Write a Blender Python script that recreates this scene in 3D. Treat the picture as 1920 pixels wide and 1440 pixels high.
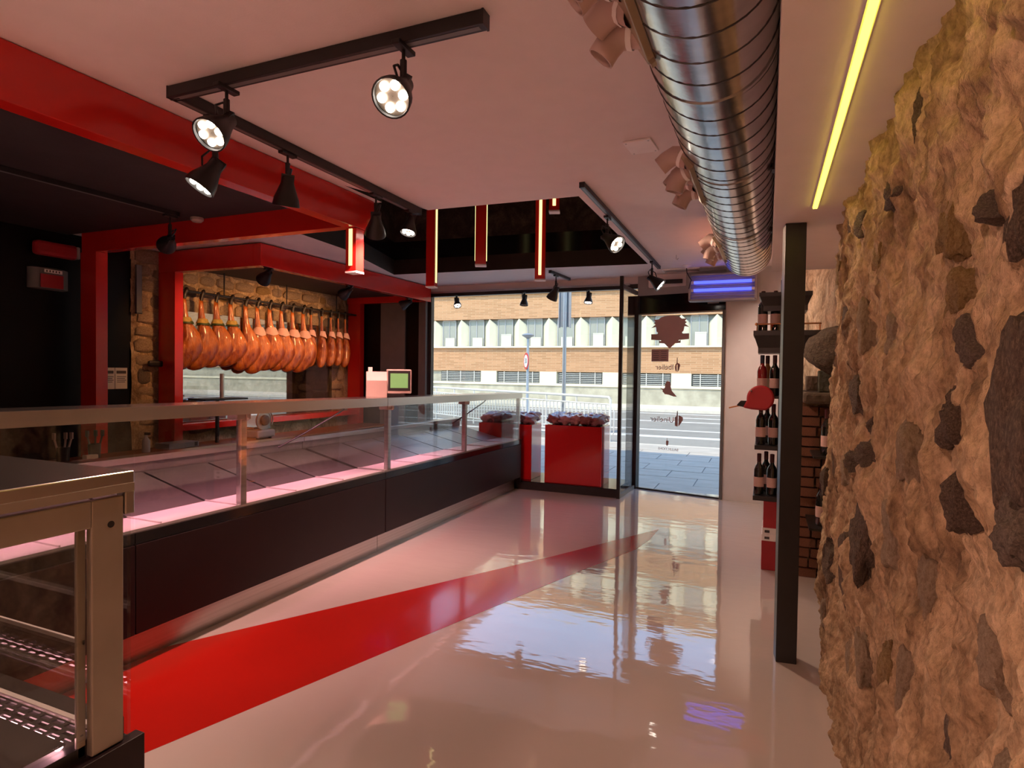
import bpy, bmesh, math, random
from mathutils import Vector, Matrix, noise, Euler
random.seed(7)
for o in list(bpy.data.objects): bpy.data.objects.remove(o)
sc = bpy.context.scene
COL = sc.collection
R = math.radians

# ---------------------------------------------------------------- camera
cd = bpy.data.cameras.new('camera'); cam = bpy.data.objects.new('camera', cd); COL.objects.link(cam)
cam.matrix_world = Matrix.Translation((0, 0, 1.5)) @ Matrix.Rotation(R(22.95), 4, 'Z') @ Matrix.Rotation(R(90 - 1.22), 4, 'X') @ Matrix.Rotation(R(0.78), 4, 'Z')
cd.sensor_fit = 'HORIZONTAL'; cd.sensor_width = 36; cd.lens = 1130 / 1920 * 36
cd.clip_start = .05; cd.clip_end = 300
sc.camera = cam

# ---------------------------------------------------------------- world, sun, exposure
sc.view_settings.view_transform = 'Standard'; sc.view_settings.look = 'None'
sc.view_settings.gamma = 1; sc.view_settings.use_curve_mapping = False
sc.view_settings.exposure = 0.14
SUN_EL, SUN_AZ = 55, 22            # the sun stands behind the shop, a little to its left
w = bpy.data.worlds.new('sky'); sc.world = w; w.use_nodes = True
nt = w.node_tree; nt.nodes.clear()
wo = nt.nodes.new('ShaderNodeOutputWorld'); bg = nt.nodes.new('ShaderNodeBackground'); sky = nt.nodes.new('ShaderNodeTexSky')
sky.sky_type = 'NISHITA'; sky.sun_disc = False; sky.sun_elevation = R(SUN_EL); sky.sun_rotation = R(180 + SUN_AZ)
sky.air_density = 1.2; sky.dust_density = .1; sky.ozone_density = 1.6
bg.inputs['Strength'].default_value = .58
nt.links.new(sky.outputs[0], bg.inputs[0]); nt.links.new(bg.outputs[0], wo.inputs[0])
sl = bpy.data.lights.new('sun', 'SUN'); sl.energy = 4.1; sl.angle = R(.53); sl.color = (1, .85, .60)
so = bpy.data.objects.new('sun', sl); COL.objects.link(so)
so.rotation_euler = Vector((math.sin(R(SUN_AZ)) * math.cos(R(SUN_EL)), math.cos(R(SUN_AZ)) * math.cos(R(SUN_EL)), -math.sin(R(SUN_EL)))).to_track_quat('-Z', 'Y').to_euler()
so.location = (0, -10, 20)

# ---------------------------------------------------------------- materials
M = {}
def pm(name, col, rough=.5, metal=0., var=0., vscale=8., bump=0., bscale=40., emit=None, estr=0., coat=0., ior=1.5, stretch=(1,1,1), col2=None, alpha=1., trans=0.):
    m = bpy.data.materials.new(name); m.use_nodes = True; t = m.node_tree; b = t.nodes['Principled BSDF']
    b.inputs['Roughness'].default_value = rough; b.inputs['Metallic'].default_value = metal; b.inputs['IOR'].default_value = ior
    b.inputs['Coat Weight'].default_value = coat; b.inputs['Coat Roughness'].default_value = .05
    tc = t.nodes.new('ShaderNodeTexCoord'); mp = t.nodes.new('ShaderNodeMapping'); mp.inputs['Scale'].default_value = stretch
    t.links.new(tc.outputs['Object'], mp.inputs[0])
    n = t.nodes.new('ShaderNodeTexNoise'); n.inputs['Scale'].default_value = vscale; n.inputs['Detail'].default_value = 5
    t.links.new(mp.outputs[0], n.inputs['Vector'])
    r = t.nodes.new('ShaderNodeValToRGB'); c = Vector(col[:3])
    c2 = Vector(col2) if col2 else c * (1 - var)
    r.color_ramp.elements[0].position = .35; r.color_ramp.elements[1].position = .65
    r.color_ramp.elements[0].color = (*c2, 1); r.color_ramp.elements[1].color = (*c, 1)
    t.links.new(n.outputs['Fac'], r.inputs[0]); t.links.new(r.outputs[0], b.inputs['Base Color'])
    if bump:
        n2 = t.nodes.new('ShaderNodeTexNoise'); n2.inputs['Scale'].default_value = bscale; n2.inputs['Detail'].default_value = 6
        t.links.new(mp.outputs[0], n2.inputs['Vector'])
        bp = t.nodes.new('ShaderNodeBump'); bp.inputs['Strength'].default_value = bump; bp.inputs['Distance'].default_value = .02
        t.links.new(n2.outputs['Fac'], bp.inputs['Height']); t.links.new(bp.outputs[0], b.inputs['Normal'])
    if emit:
        b.inputs['Emission Color'].default_value = (*emit, 1); b.inputs['Emission Strength'].default_value = estr
    M[name] = m; return m

pm('ceiling_paint', (.86, .80, .78), .75, var=.03, bump=.05, bscale=120)
pm('white_paint', (.78, .77, .76), .6, var=.04, bump=.05, bscale=90)
pm('red_lacquer', (.62, .018, .012), .22, var=.06, vscale=2, coat=.3)
pm('red_cube', (.50, .012, .014), .1, var=.05, vscale=2, coat=1)
pm('red_floor', (.46, .014, .008), .16, var=.08, vscale=1.5, bump=.03, bscale=3, coat=.3)
pm('black_soffit', (.030, .024, .024), .7, var=.25, vscale=5, bump=.05)
pm('black_gloss', (.010, .010, .011), .12, var=.3, vscale=4)
pm('black_wall', (.006, .004, .004), .4, var=.4, vscale=3, ior=1.25)
pm('grey_frame', (.16, .16, .155), .4, var=.1)
pm('black_metal', (.016, .015, .016), .42, var=.2, vscale=12)
pm('black_trim', (.022, .020, .020), .35, var=.2, vscale=12)
pm('dark_brown', (.030, .022, .018), .5, var=.3)
pm('counter_black', (.016, .008, .009), .42, var=.2, vscale=3, ior=1.35)
pm('counter_band', (.008, .007, .008), .12, var=.2, vscale=3)
pm('steel', (.58, .56, .54), .28, 1, var=.12, vscale=6, stretch=(1, .05, 1))
pm('steel_brushed', (.55, .53, .51), .36, 1, var=.18, vscale=10, stretch=(1, .04, 6))
pm('steel_top', (.62, .60, .58), .22, 1, var=.1, vscale=4, bump=.08, bscale=3)
pm('grey_frame_metal', (.36, .31, .25), .45, .6, var=.1)
pm('galvanised', (.62, .61, .58), .2, 1, var=.22, vscale=7, bump=.1, bscale=5, stretch=(1, 1.5, 1))
pm('seam', (.10, .095, .09), .5, .8)
pm('pvc', (.56, .42, .38), .5, var=.05)
pm('plate_metal', (.50, .42, .30), .4, .7, var=.1)
pm('tray_white', (.70, .66, .65), .35, var=.06)
pm('tray_grey', (.20, .19, .185), .3, .6, var=.1)
pm('wood_top', (.32, .10, .035), .4, var=.4, vscale=6, stretch=(4, .4, 4))
pm('cream_plastic', (.46, .36, .31), .5, var=.05)
pm('lcd_green', (.06, .10, .03), .3, var=.2, vscale=30, emit=(.25, .42, .14), estr=.8)
pm('paper', (.72, .68, .62), .8, var=.06)
pm('ink', (.07, .06, .06), .7)
pm('meat', (.66, .20, .030), .3, col2=(.20, .030, .008), vscale=7, bump=1.0, bscale=16, stretch=(1.6, 1.6, .6), coat=.3)
pm('hoof', (.022, .016, .014), .4, var=.4, vscale=20)
pm('rope', (.30, .22, .14), .8, var=.3, vscale=80)
pm('band_gold', (.62, .46, .12), .4, var=.3, vscale=30)
pm('band_green', (.05, .09, .03), .5, var=.3, vscale=30)
pm('bib', (.80, .50, .46), .7, var=.1, vscale=30)
pm('bottle_glass', (.010, .012, .010), .06, var=.2, coat=1)
pm('bottle_red', (.30, .012, .018), .12, var=.2, coat=1)
pm('bottle_amber', (.40, .17, .05), .1, var=.2, coat=1)
pm('capsule', (.06, .012, .016), .35, var=.2)
pm('capsule_blue', (.03, .035, .07), .35, var=.2)
pm('bottle_label', (.72, .50, .46), .6, var=.1, vscale=40)
pm('bottle_label_cream', (.74, .66, .46), .6, var=.1, vscale=40)
pm('red_carton', (.42, .020, .028), .5, var=.08)
pm('white_carton', (.95, .93, .92), .6, var=.05)
pm('bag', (.52, .16, .17), .16, col2=(.14, .02, .03), vscale=16, bump=.6, bscale=20, coat=1)
pm('bag_pink', (.78, .46, .47), .14, col2=(.36, .06, .08), vscale=14, bump=.6, bscale=18, coat=1)
pm('vinyl', (.60, .42, .40), .6, var=.05)
pm('rock', (.16, .13, .10), .9, var=.5, vscale=9, bump=.8, bscale=18)
pm('greenstone', (.10, .11, .085), .7, var=.5, vscale=14, bump=.8, bscale=26)
pm('brick_red', (.30, .13, .07), .85, var=.4, vscale=9, bump=.6, bscale=22)
pm('copper', (.60, .28, .12), .3, 1)
pm('cabinet_grey', (.42, .41, .40), .45, var=.05)
pm('louvre', (.40, .39, .40), .4, .5, var=.1)
# outdoors
pm('pavement', (.50, .45, .375), .85, var=.14, vscale=2.5, bump=.1, bscale=30)
pm('pave_joint', (.22, .22, .22), .9, var=.2)
pm('asphalt', (.27, .25, .21), .9, var=.14, vscale=1.3, bump=.15, bscale=60)
pm('gutter', (.30, .28, .235), .9, var=.1)
pm('kerb', (.68, .62, .50), .85, var=.08)
pm('road_white', (.72, .71, .66), .8, var=.08, vscale=3)
pm('concrete_cream', (.74, .67, .47), .85, var=.08, vscale=1.5)
pm('concrete_base', (.50, .46, .34), .9, col2=(.36, .33, .24), vscale=2.2, bump=.3, bscale=5)
pm('win_grey', (.33, .325, .26), .6, var=.1, vscale=1)
pm('shutter', (.78, .75, .56), .6, var=.06, vscale=3, stretch=(.3, .3, 8))
pm('vent_dark', (.10, .10, .095), .7, var=.2)
pm('slat', (.60, .58, .50), .6, var=.1)
pm('galv_post', (.42, .44, .46), .4, .6, var=.1)
pm('white_rail', (.74, .74, .70), .45, var=.04)
pm('sign_red', (.55, .03, .03), .4)
pm('facade', (.45, .42, .38), .85, var=.1)

def emission(name, col, strength):
    m = bpy.data.materials.new(name); m.use_nodes = True; t = m.node_tree; t.nodes.clear()
    o = t.nodes.new('ShaderNodeOutputMaterial'); e = t.nodes.new('ShaderNodeEmission')
    e.inputs[0].default_value = (*col, 1); e.inputs[1].default_value = strength
    t.links.new(e.outputs[0], o.inputs[0]); M[name] = m
emission('led_warm', (1, .86, .74), 9)
emission('led_yellow', (1, .74, .06), 5)
emission('led_pale', (1, .88, .34), 1.5)
emission('led_pink', (1, .45, .50), 14)
emission('led_pink_soft', (1, .50, .54), .9)
emission('led_white', (1, .96, .88), 6)
emission('led_blue', (.07, .09, 1), 2.5)
emission('led_red', (1, .25, .08), 6)

def glass(name, tint, f0=.045, gain=1.0):
    m = bpy.data.materials.new(name); m.use_nodes = True; t = m.node_tree; t.nodes.clear()
    o = t.nodes.new('ShaderNodeOutputMaterial'); mx = t.nodes.new('ShaderNodeMixShader')
    tr = t.nodes.new('ShaderNodeBsdfTransparent'); gl = t.nodes.new('ShaderNodeBsdfGlossy'); gl.inputs['Roughness'].default_value = 0
    tr.inputs[0].default_value = (*tint, 1)
    lw = t.nodes.new('ShaderNodeLayerWeight'); lw.inputs[0].default_value = .5
    p = t.nodes.new('ShaderNodeMath'); p.operation = 'POWER'; p.inputs[1].default_value = 5
    a = t.nodes.new('ShaderNodeMath'); a.operation = 'MULTIPLY_ADD'; a.inputs[1].default_value = (1 - f0) * gain; a.inputs[2].default_value = f0
    a.use_clamp = True
    t.links.new(lw.outputs['Facing'], p.inputs[0]); t.links.new(p.outputs[0], a.inputs[0]); t.links.new(a.outputs[0], mx.inputs[0])
    t.links.new(tr.outputs[0], mx.inputs[1]); t.links.new(gl.outputs[0], mx.inputs[2]); t.links.new(mx.outputs[0], o.inputs[0]); M[name] = m
glass('glass', (.97, .98, .97), .04, .8)
glass('case_glass', (.95, .96, .95), .07, .9)
glass('mirror_glass', (.85, .8, .75), .42, .8)
glass('smoked_glass', (.03, .03, .03), .06, .9)

def floor_mat():
    m = pm('floor_epoxy', (.61, .555, .525), .04, var=.03, vscale=.7, coat=.6, ior=1.75)
    t = m.node_tree; b = t.nodes['Principled BSDF']
    tc = t.nodes.new('ShaderNodeTexCoord'); mp = t.nodes.new('ShaderNodeMapping'); mp.inputs['Scale'].default_value = (2.2, 4.2, 1)
    n = t.nodes.new('ShaderNodeTexNoise'); n.inputs['Scale'].default_value = 1.0; n.inputs['Detail'].default_value = 3.0; n.inputs['Roughness'].default_value = .45
    bp = t.nodes.new('ShaderNodeBump'); bp.inputs['Strength'].default_value = .060; bp.inputs['Distance'].default_value = .02
    t.links.new(tc.outputs['Object'], mp.inputs[0]); t.links.new(mp.outputs[0], n.inputs['Vector']); t.links.new(n.outputs['Fac'], bp.inputs['Height'])
    mp2 = t.nodes.new('ShaderNodeMapping'); mp2.inputs['Scale'].default_value = (5, 13, 1); n2 = t.nodes.new('ShaderNodeTexNoise'); n2.inputs['Scale'].default_value = 1; n2.inputs['Detail'].default_value = 2
    bp2 = t.nodes.new('ShaderNodeBump'); bp2.inputs['Strength'].default_value = .045; bp2.inputs['Distance'].default_value = .02
    t.links.new(tc.outputs['Object'], mp2.inputs[0]); t.links.new(mp2.outputs[0], n2.inputs['Vector']); t.links.new(n2.outputs['Fac'], bp2.inputs['Height']); t.links.new(bp.outputs[0], bp2.inputs['Normal'])
    t.links.new(bp2.outputs[0], b.inputs['Normal']); t.links.new(bp2.outputs[0], b.inputs['Coat Normal'])
floor_mat()

def stone_mats():
    def build(name, cols, scale, stretch, bump, rough=.92, grain=60):
        m = bpy.data.materials.new(name); m.use_nodes = True; t = m.node_tree; b = t.nodes['Principled BSDF']
        b.inputs['Roughness'].default_value = rough
        tc = t.nodes.new('ShaderNodeTexCoord'); mp = t.nodes.new('ShaderNodeMapping'); mp.inputs['Scale'].default_value = stretch
        t.links.new(tc.outputs['Object'], mp.inputs[0])
        n = t.nodes.new('ShaderNodeTexNoise'); n.inputs['Scale'].default_value = scale; n.inputs['Detail'].default_value = 9; n.inputs['Roughness'].default_value = .62
        n.inputs['Distortion'].default_value = .6
        t.links.new(mp.outputs[0], n.inputs['Vector'])
        r = t.nodes.new('ShaderNodeValToRGB'); e = r.color_ramp.elements
        while len(e) < len(cols): e.new(.5)
        for i, (p, c) in enumerate(cols): e[i].position = p; e[i].color = (*c, 1)
        t.links.new(n.outputs['Fac'], r.inputs[0]); 
        g = t.nodes.new('ShaderNodeTexNoise'); g.inputs['Scale'].default_value = grain; g.inputs['Detail'].default_value = 4; g.inputs['Roughness'].default_value = .7
        t.links.new(mp.outputs[0], g.inputs['Vector'])
        mix = t.nodes.new('ShaderNodeMix'); mix.data_type = 'RGBA'; mix.blend_type = 'MULTIPLY'; mix.inputs[0].default_value = .8
        gr = t.nodes.new('ShaderNodeValToRGB'); gr.color_ramp.elements[0].position = .3; gr.color_ramp.elements[0].color = (.42, .40, .37, 1); gr.color_ramp.elements[1].position = .62; gr.color_ramp.elements[1].color = (1.1, 1.1, 1.1, 1)
        t.links.new(g.outputs['Fac'], gr.inputs[0]); t.links.new(r.outputs[0], mix.inputs[6]); t.links.new(gr.outputs[0], mix.inputs[7])
        t.links.new(mix.outputs[2], b.inputs['Base Color'])
        ad = t.nodes.new('ShaderNodeMath'); ad.operation = 'MULTIPLY_ADD'; ad.inputs[1].default_value = .5
        t.links.new(g.outputs['Fac'], ad.inputs[0]); t.links.new(n.outputs['Fac'], ad.inputs[2])
        bp = t.nodes.new('ShaderNodeBump'); bp.inputs['Strength'].default_value = bump; bp.inputs['Distance'].default_value = .02
        t.links.new(ad.outputs[0], bp.inputs['Height']); t.links.new(bp.outputs[0], b.inputs['Normal'])
        M[name] = m
    build('mortar', [(.30, (.16, .10, .055)), (.42, (.42, .29, .165)), (.54, (.62, .46, .28)), (.72, (.76, .60, .40))], 6.5, (1, 1, .6), 1.0, grain=60)
    build('stone_dark', [(.3, (.08, .055, .04)), (.5, (.20, .14, .10)), (.7, (.40, .29, .21))], 14, (1, 1, 1), .9, grain=70)
    build('stone_grey', [(.3, (.13, .10, .08)), (.5, (.28, .22, .17)), (.7, (.46, .37, .29))], 11, (1, 1, 1), .9, grain=80)
    build('stone_ochre', [(.3, (.26, .16, .06)), (.5, (.46, .31, .13)), (.7, (.60, .44, .22))], 8, (1, 1, 1), .8, grain=55)
    build('stone_tan', [(.3, (.34, .24, .15)), (.5, (.52, .40, .27)), (.7, (.66, .53, .38))], 7, (1, 1, 1), .8, grain=55)
    build('stone_black', [(.3, (.015, .012, .010)), (.5, (.045, .036, .028)), (.7, (.11, .09, .07))], 5, (1, 1, 1), .8, grain=40)
stone_mats()

def brick_wall_mat():
    m = bpy.data.materials.new('far_brick'); m.use_nodes = True; t = m.node_tree; b = t.nodes['Principled BSDF']; b.inputs['Roughness'].default_value = .9
    tc = t.nodes.new('ShaderNodeTexCoord'); sx = t.nodes.new('ShaderNodeSeparateXYZ'); cx = t.nodes.new('ShaderNodeCombineXYZ')
    t.links.new(tc.outputs['Object'], sx.inputs[0]); t.links.new(sx.outputs[0], cx.inputs[0]); t.links.new(sx.outputs[2], cx.inputs[1])
    br = t.nodes.new('ShaderNodeTexBrick'); br.inputs['Scale'].default_value = 1; br.inputs['Brick Width'].default_value = .5; br.inputs['Row Height'].default_value = .085; br.inputs['Mortar Size'].default_value = .012
    br.inputs['Color1'].default_value = (.52, .27, .13, 1); br.inputs['Color2'].default_value = (.38, .19, .085, 1); br.inputs['Mortar'].default_value = (.50, .32, .18, 1); br.inputs['Bias'].default_value = .1
    t.links.new(cx.outputs[0], br.inputs[0]); t.links.new(br.outputs[0], b.inputs['Base Color']); M['far_brick'] = m
brick_wall_mat()

# ---------------------------------------------------------------- helpers
def bm_new(): return bmesh.new()
def box(bm, x0, x1, y0, y1, z0, z1):
    v = [bm.verts.new((x, y, z)) for x in (x0, x1) for y in (y0, y1) for z in (z0, z1)]
    for f in ((0,1,3,2), (4,6,7,5), (0,4,5,1), (2,3,7,6), (0,2,6,4), (1,5,7,3)): bm.faces.new([v[i] for i in f])
def obox(bm, c, ax, ay, az, hx, hy, hz):
    c = Vector(c); v = []
    for i in (-1, 1):
        for j in (-1, 1):
            for k in (-1, 1): v.append(bm.verts.new(c + Vector(ax) * hx * i + Vector(ay) * hy * j + Vector(az) * hz * k))
    for f in ((0,1,3,2), (4,6,7,5), (0,4,5,1), (2,3,7,6), (0,2,6,4), (1,5,7,3)): bm.faces.new([v[i] for i in f])
def frame_of(d):
    d = Vector(d).normalized(); u = Vector((0, 0, 1)) if abs(d.z) < .9 else Vector((1, 0, 0))
    a = d.cross(u).normalized(); return d, a, d.cross(a).normalized()
def ring(bm, c, a, b, r, n, r2=None):
    return [bm.verts.new(Vector(c) + a * r * math.cos(2 * math.pi * i / n) + b * (r2 or r) * math.sin(2 * math.pi * i / n)) for i in range(n)]
def bridge(bm, r0, r1):
    n = len(r0)
    for i in range(n): bm.faces.new((r0[i], r0[(i + 1) % n], r1[(i + 1) % n], r1[i]))
def cyl(bm, p0, p1, r0, r1=None, n=16, cap=True):
    p0, p1 = Vector(p0), Vector(p1); d, a, b = frame_of(p1 - p0)
    A = ring(bm, p0, a, b, r0, n); B = ring(bm, p1, a, b, r0 if r1 is None else r1, n); bridge(bm, A, B)
    if cap: bm.faces.new(A[::-1]); bm.faces.new(B)
def lathe(bm, p, d, prof, n=20, cap=True):
    """prof: list of (distance along d, radius)"""
    p = Vector(p); d, a, b = frame_of(d); prev = None; first = None
    for s, r in prof:
        cur = ring(bm, p + d * s, a, b, max(r, 1e-4), n)
        if prev: bridge(bm, prev, cur)
        else: first = cur
        prev = cur
    if cap: bm.faces.new(first[::-1]); bm.faces.new(prev)
def tube(bm, pts, r, n=8, cap=True):
    pts = [Vector(p) for p in pts]; prev = None; d0, a, b = frame_of(pts[1] - pts[0])
    for i, p in enumerate(pts):
        t = (pts[min(i + 1, len(pts) - 1)] - pts[max(i - 1, 0)]).normalized()
        a = (a - t * a.dot(t)).normalized(); b = t.cross(a)
        cur = ring(bm, p, a, b, r, n)
        if prev: bridge(bm, prev, cur)
        elif cap: bm.faces.new(cur[::-1])
        prev = cur
    if cap: bm.faces.new(prev)
def prism(bm, poly, off):
    """poly: list of 3D points, off: extrusion vector"""
    A = [bm.verts.new(p) for p in poly]; B = [bm.verts.new(Vector(p) + Vector(off)) for p in poly]
    bridge(bm, A, B); bm.faces.new(A[::-1]); bm.faces.new(B)
def mesh_of(name, bm, mat, smooth=None, fix=True):
    if fix: bmesh.ops.recalc_face_normals(bm, faces=bm.faces)
    me = bpy.data.meshes.new(name); bm.to_mesh(me); bm.free()
    for m in (mat if isinstance(mat, (list, tuple)) else [mat]): me.materials.append(M[m])
    if smooth is not None:
        me.polygons.foreach_set('use_smooth', [True] * len(me.polygons))
        if smooth < 180: me.set_sharp_from_angle(angle=R(smooth))
    return me
def obj(name, bm, mat, parent=None, smooth=None, bevel=0, label=None, fix=True):
    me = bm if isinstance(bm, bpy.types.Mesh) else mesh_of(name, bm, mat, smooth, fix)
    o = bpy.data.objects.new(name, me); COL.objects.link(o)
    if parent: o.parent = parent
    if label: o['label'] = label
    if bevel:
        md = o.modifiers.new('bevel', 'BEVEL'); md.width = bevel; md.segments = 2; md.limit_method = 'ANGLE'
    return o
def B(name, mat, parent, *boxes, bevel=0, label=None):
    bm = bm_new()
    for b in boxes: box(bm, *b)
    return obj(name, bm, mat, parent, bevel=bevel, label=label)
def tag(o, label=None, cat=None, group=None, kind=None):
    if label: o['label'] = label
    if cat: o['category'] = cat
    if group: o['group'] = group
    if kind: o['kind'] = kind
    return o
def thing(name, label, cat, loc=(0, 0, 0), rz=0, group=None):
    o = bpy.data.objects.new(name, None); COL.objects.link(o); o.empty_display_size = .05
    o.location = loc; o.rotation_euler = (0, 0, rz); return tag(o, label, cat, group)
def struct(name, bm, mat, label, cat='wall', smooth=None):
    return tag(obj(name, bm, mat, smooth=smooth), label, cat, kind='structure')
def SB(name, mat, label, cat, *boxes):
    bm = bm_new()
    for b in boxes: box(bm, *b)
    return struct(name, bm, mat, label, cat)
def inst(src, name, parent, loc=(0, 0, 0), rot=None, scale=None):
    o = bpy.data.objects.new(name, src if isinstance(src, bpy.types.Mesh) else src.data); COL.objects.link(o); o.parent = parent; o.location = loc
    if rot: o.rotation_euler = rot
    if scale: o.scale = scale
    return o
def copy_tree(o, parent=None):
    c = o.copy(); COL.objects.link(c); c.parent = parent
    for ch in list(o.children): copy_tree(ch, c)
    return c
def text_mesh(name, body, size, extrude=.001):
    cu = bpy.data.curves.new(name, 'FONT'); cu.body = body; cu.size = size; cu.extrude = extrude; cu.align_x = 'CENTER'; cu.align_y = 'CENTER'; cu.resolution_u = 4
    ob = bpy.data.objects.new(name + '_tmp', cu); COL.objects.link(ob); bpy.context.view_layer.update()
    me = bpy.data.meshes.new_from_object(ob.evaluated_get(bpy.context.evaluated_depsgraph_get()))
    bpy.data.objects.remove(ob); me.name = name; return me
def spot_light(name, loc, aim, power, col, size=70, blend=.6, radius=.05, parent=None):
    l = bpy.data.lights.new(name, 'SPOT'); l.energy = power; l.color = col; l.spot_size = R(size); l.spot_blend = blend; l.shadow_soft_size = radius
    o = bpy.data.objects.new(name, l); COL.objects.link(o); o.location = loc
    o.rotation_euler = Vector(aim).to_track_quat('-Z', 'Y').to_euler()
    if parent: o.parent = parent
    return o

# ================================================================ THE SETTING
CZ = 2.74
# floor with its tapering red inlay
bm = bm_new(); box(bm, -6.15, 1.6, -3.6, 7.86, -.10, 0)
floor = struct('floor', bm, 'floor_epoxy', 'glossy pale poured resin floor reflecting the street', 'floor')
bm = bm_new()
T = [(-2.93, 2.23), (-2.23, 3.46), (-1.574, 4.62), (-1.08, 5.58), (-.93, 5.86)]
Bt = [(-.945, 5.45), (-1.0, 5.10), (-1.25, 4.42), (-1.505, 3.66), (-1.79, 2.80), (-2.20, 1.55), (-2.93, -.55)]
prism(bm, [(x, y, .0002) for x, y in T + Bt], (0, 0, .0009))
obj('red_stripe', bm, 'red_floor', floor, label='glossy red tapering stripe inlaid in the pale floor')

# ceiling with the irregular opening cut into it
HOLE = [(-4.0, 3.76), (-2.66, 3.76), (-2.66, 3.33), (-2.449, 4.07), (-1.252, 4.117), (-1.277, 6.936), (-2.617, 6.80), (-4.519, 6.672), (-4.06, 5.09), (-4.0, 4.43)]
bm = bm_new()
def loop_edges(pts, z):
    vs = [bm.verts.new((x, y, z)) for x, y in pts]
    return [bm.edges.new((vs[i], vs[(i + 1) % len(vs)])) for i in range(len(vs))]
es = loop_edges([(-6.15, -3.6), (1.6, -3.6), (1.6, 7.86), (-6.15, 7.86)], CZ) + loop_edges(HOLE, CZ)
bmesh.ops.triangle_fill(bm, use_beauty=True, edges=es, normal=(0, 0, -1))
struct('ceiling', bm, 'ceiling_paint', 'smooth pale plaster ceiling with an irregular opening', 'ceiling')
def recess(name, z0, z1, mat, label):
    bm = bm_new(); n = len(HOLE)
    a = [bm.verts.new((x, y, z0)) for x, y in HOLE]; b = [bm.verts.new((x, y, z1)) for x, y in HOLE]
    for i in range(n): bm.faces.new((a[i], a[(i + 1) % n], b[(i + 1) % n], b[i]))
    return struct(name, bm, mat, label)
recess('wall_recess_rim', CZ + .0, 2.93, 'dark_brown', 'dark brown rim band inside the ceiling opening')
recess('wall_recess_band', 2.93, 3.16, 'black_gloss', 'glossy black band inside the ceiling opening')
recess('wall_recess_top', 3.16, 3.90, 'stone_black', 'dark rough stone high inside the ceiling opening')
SB('roof_slab', 'black_soffit', 'dark slab closing off the space above the ceiling', 'roof', (-6.4, 1.8, -3.8, 7.86, 3.90, 4.0))
# dark soffit over the service side
SB('ceiling_service', 'black_soffit', 'dark plum soffit above the service counter', 'ceiling', (-6.1, -2.80, -3.6, 3.62, CZ - .012, CZ - .001))
# soffit with the yellow strip, right of the duct
SB('ceiling_soffit', 'ceiling_paint', 'lower plaster soffit along the rough stone wall', 'ceiling', (.012, .62, -3.6, 4.98, 2.28, CZ - .001))
# walls
SB('wall_back', 'black_wall', 'black wall behind the service side', 'wall', (-6.4, -6.1, -3.6, 4.23, 0, 3.9))
SB('wall_rear', 'white_paint', 'plain wall closing the shop at the near end', 'wall', (-6.4, 1.8, -3.8, -3.6, 0, 3.9))
SB('wall_outer', 'white_paint', 'plain outer wall behind the stone pier', 'wall', (1.6, 1.8, -3.6, 7.86, 0, 3.9))
SB('wall_front_left', 'black_wall', 'black wall left of the shop window', 'wall', (-6.15, -4.68, 7.80, 7.95, 0, 3.9))
fp = SB('trim_1', 'grey_frame', 'dark grey panel strip beside the shop window', 'trim', (-5.50, -5.06, 7.77, 7.80, 0, 2.60))
SB('wall_front_head', 'ceiling_paint', 'plaster bulkhead above the shop window', 'wall', (-4.68, -1.50, 7.82, 7.95, 2.645, 3.9))
# masonry behind the hams: rough backing with stones set in courses
bm = bm_new(); NY, NZ = 100, 70; g = []
for i in range(NY + 1):
    row = []
    for k in range(NZ + 1):
        y = 4.22 + (7.80 - 4.22) * i / NY; z = 0 + 2.76 * k / NZ
        x = -6.09 + .03 * noise.fractal(Vector((1.3, y * 3, z * 3)), 1, 2, 4)
        row.append(bm.verts.new((x, y, z)))
    g.append(row)
for i in range(NY):
    for k in range(NZ): bm.faces.new((g[i][k], g[i + 1][k], g[i + 1][k + 1], g[i][k + 1]))
wb = struct('wall_back_masonry', bm, 'mortar', 'rough orange lit masonry wall behind the hanging hams', 'wall', smooth=180)
def stone_mesh(name, mat, seed, sub=2, rough=.28, sx=1, box_=.5):
    bm = bm_new(); bmesh.ops.create_icosphere(bm, subdivisions=sub, radius=1)
    for v in bm.verts:
        p = v.co.copy(); m = max(abs(p.x), abs(p.y), abs(p.z)); q = p / m
        p = p.lerp(q * .85, box_)
        p *= 1 + rough * noise.fractal(p * 1.1 + Vector((seed * 7.1, seed * 3.3, 1)), .7, 2, 6)
        v.co = p
    return mesh_of(name, bm, mat, 50)
BACK = [stone_mesh('stone', m, i + 30, 2, .2, box_=.8) for i, m in enumerate(('stone_tan', 'stone_ochre', 'stone_tan', 'stone_tan', 'stone_tan', 'stone_grey'))]
z = .72; rr = random.Random(3)
while z < 2.70:
    h = rr.uniform(.10, .19); y = 4.24 + rr.uniform(0, .06)
    while y < 7.7:
        l = rr.uniform(.14, .36)
        if y + l < 7.75:
            inst(BACK[rr.randrange(6) if rr.random() < .6 else 0], 'stone', wb, (-6.085, y + l / 2, z + h / 2), (rr.uniform(-.08, .08), 0, 0), (.026, l * .51, h * .51))
        y += l + .015
    z += h + .012
SB('wall_back_solid', 'black_wall', 'solid wall core behind the masonry', 'wall', (-6.4, -6.14, 4.23, 7.86, 0, 3.9))

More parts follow.
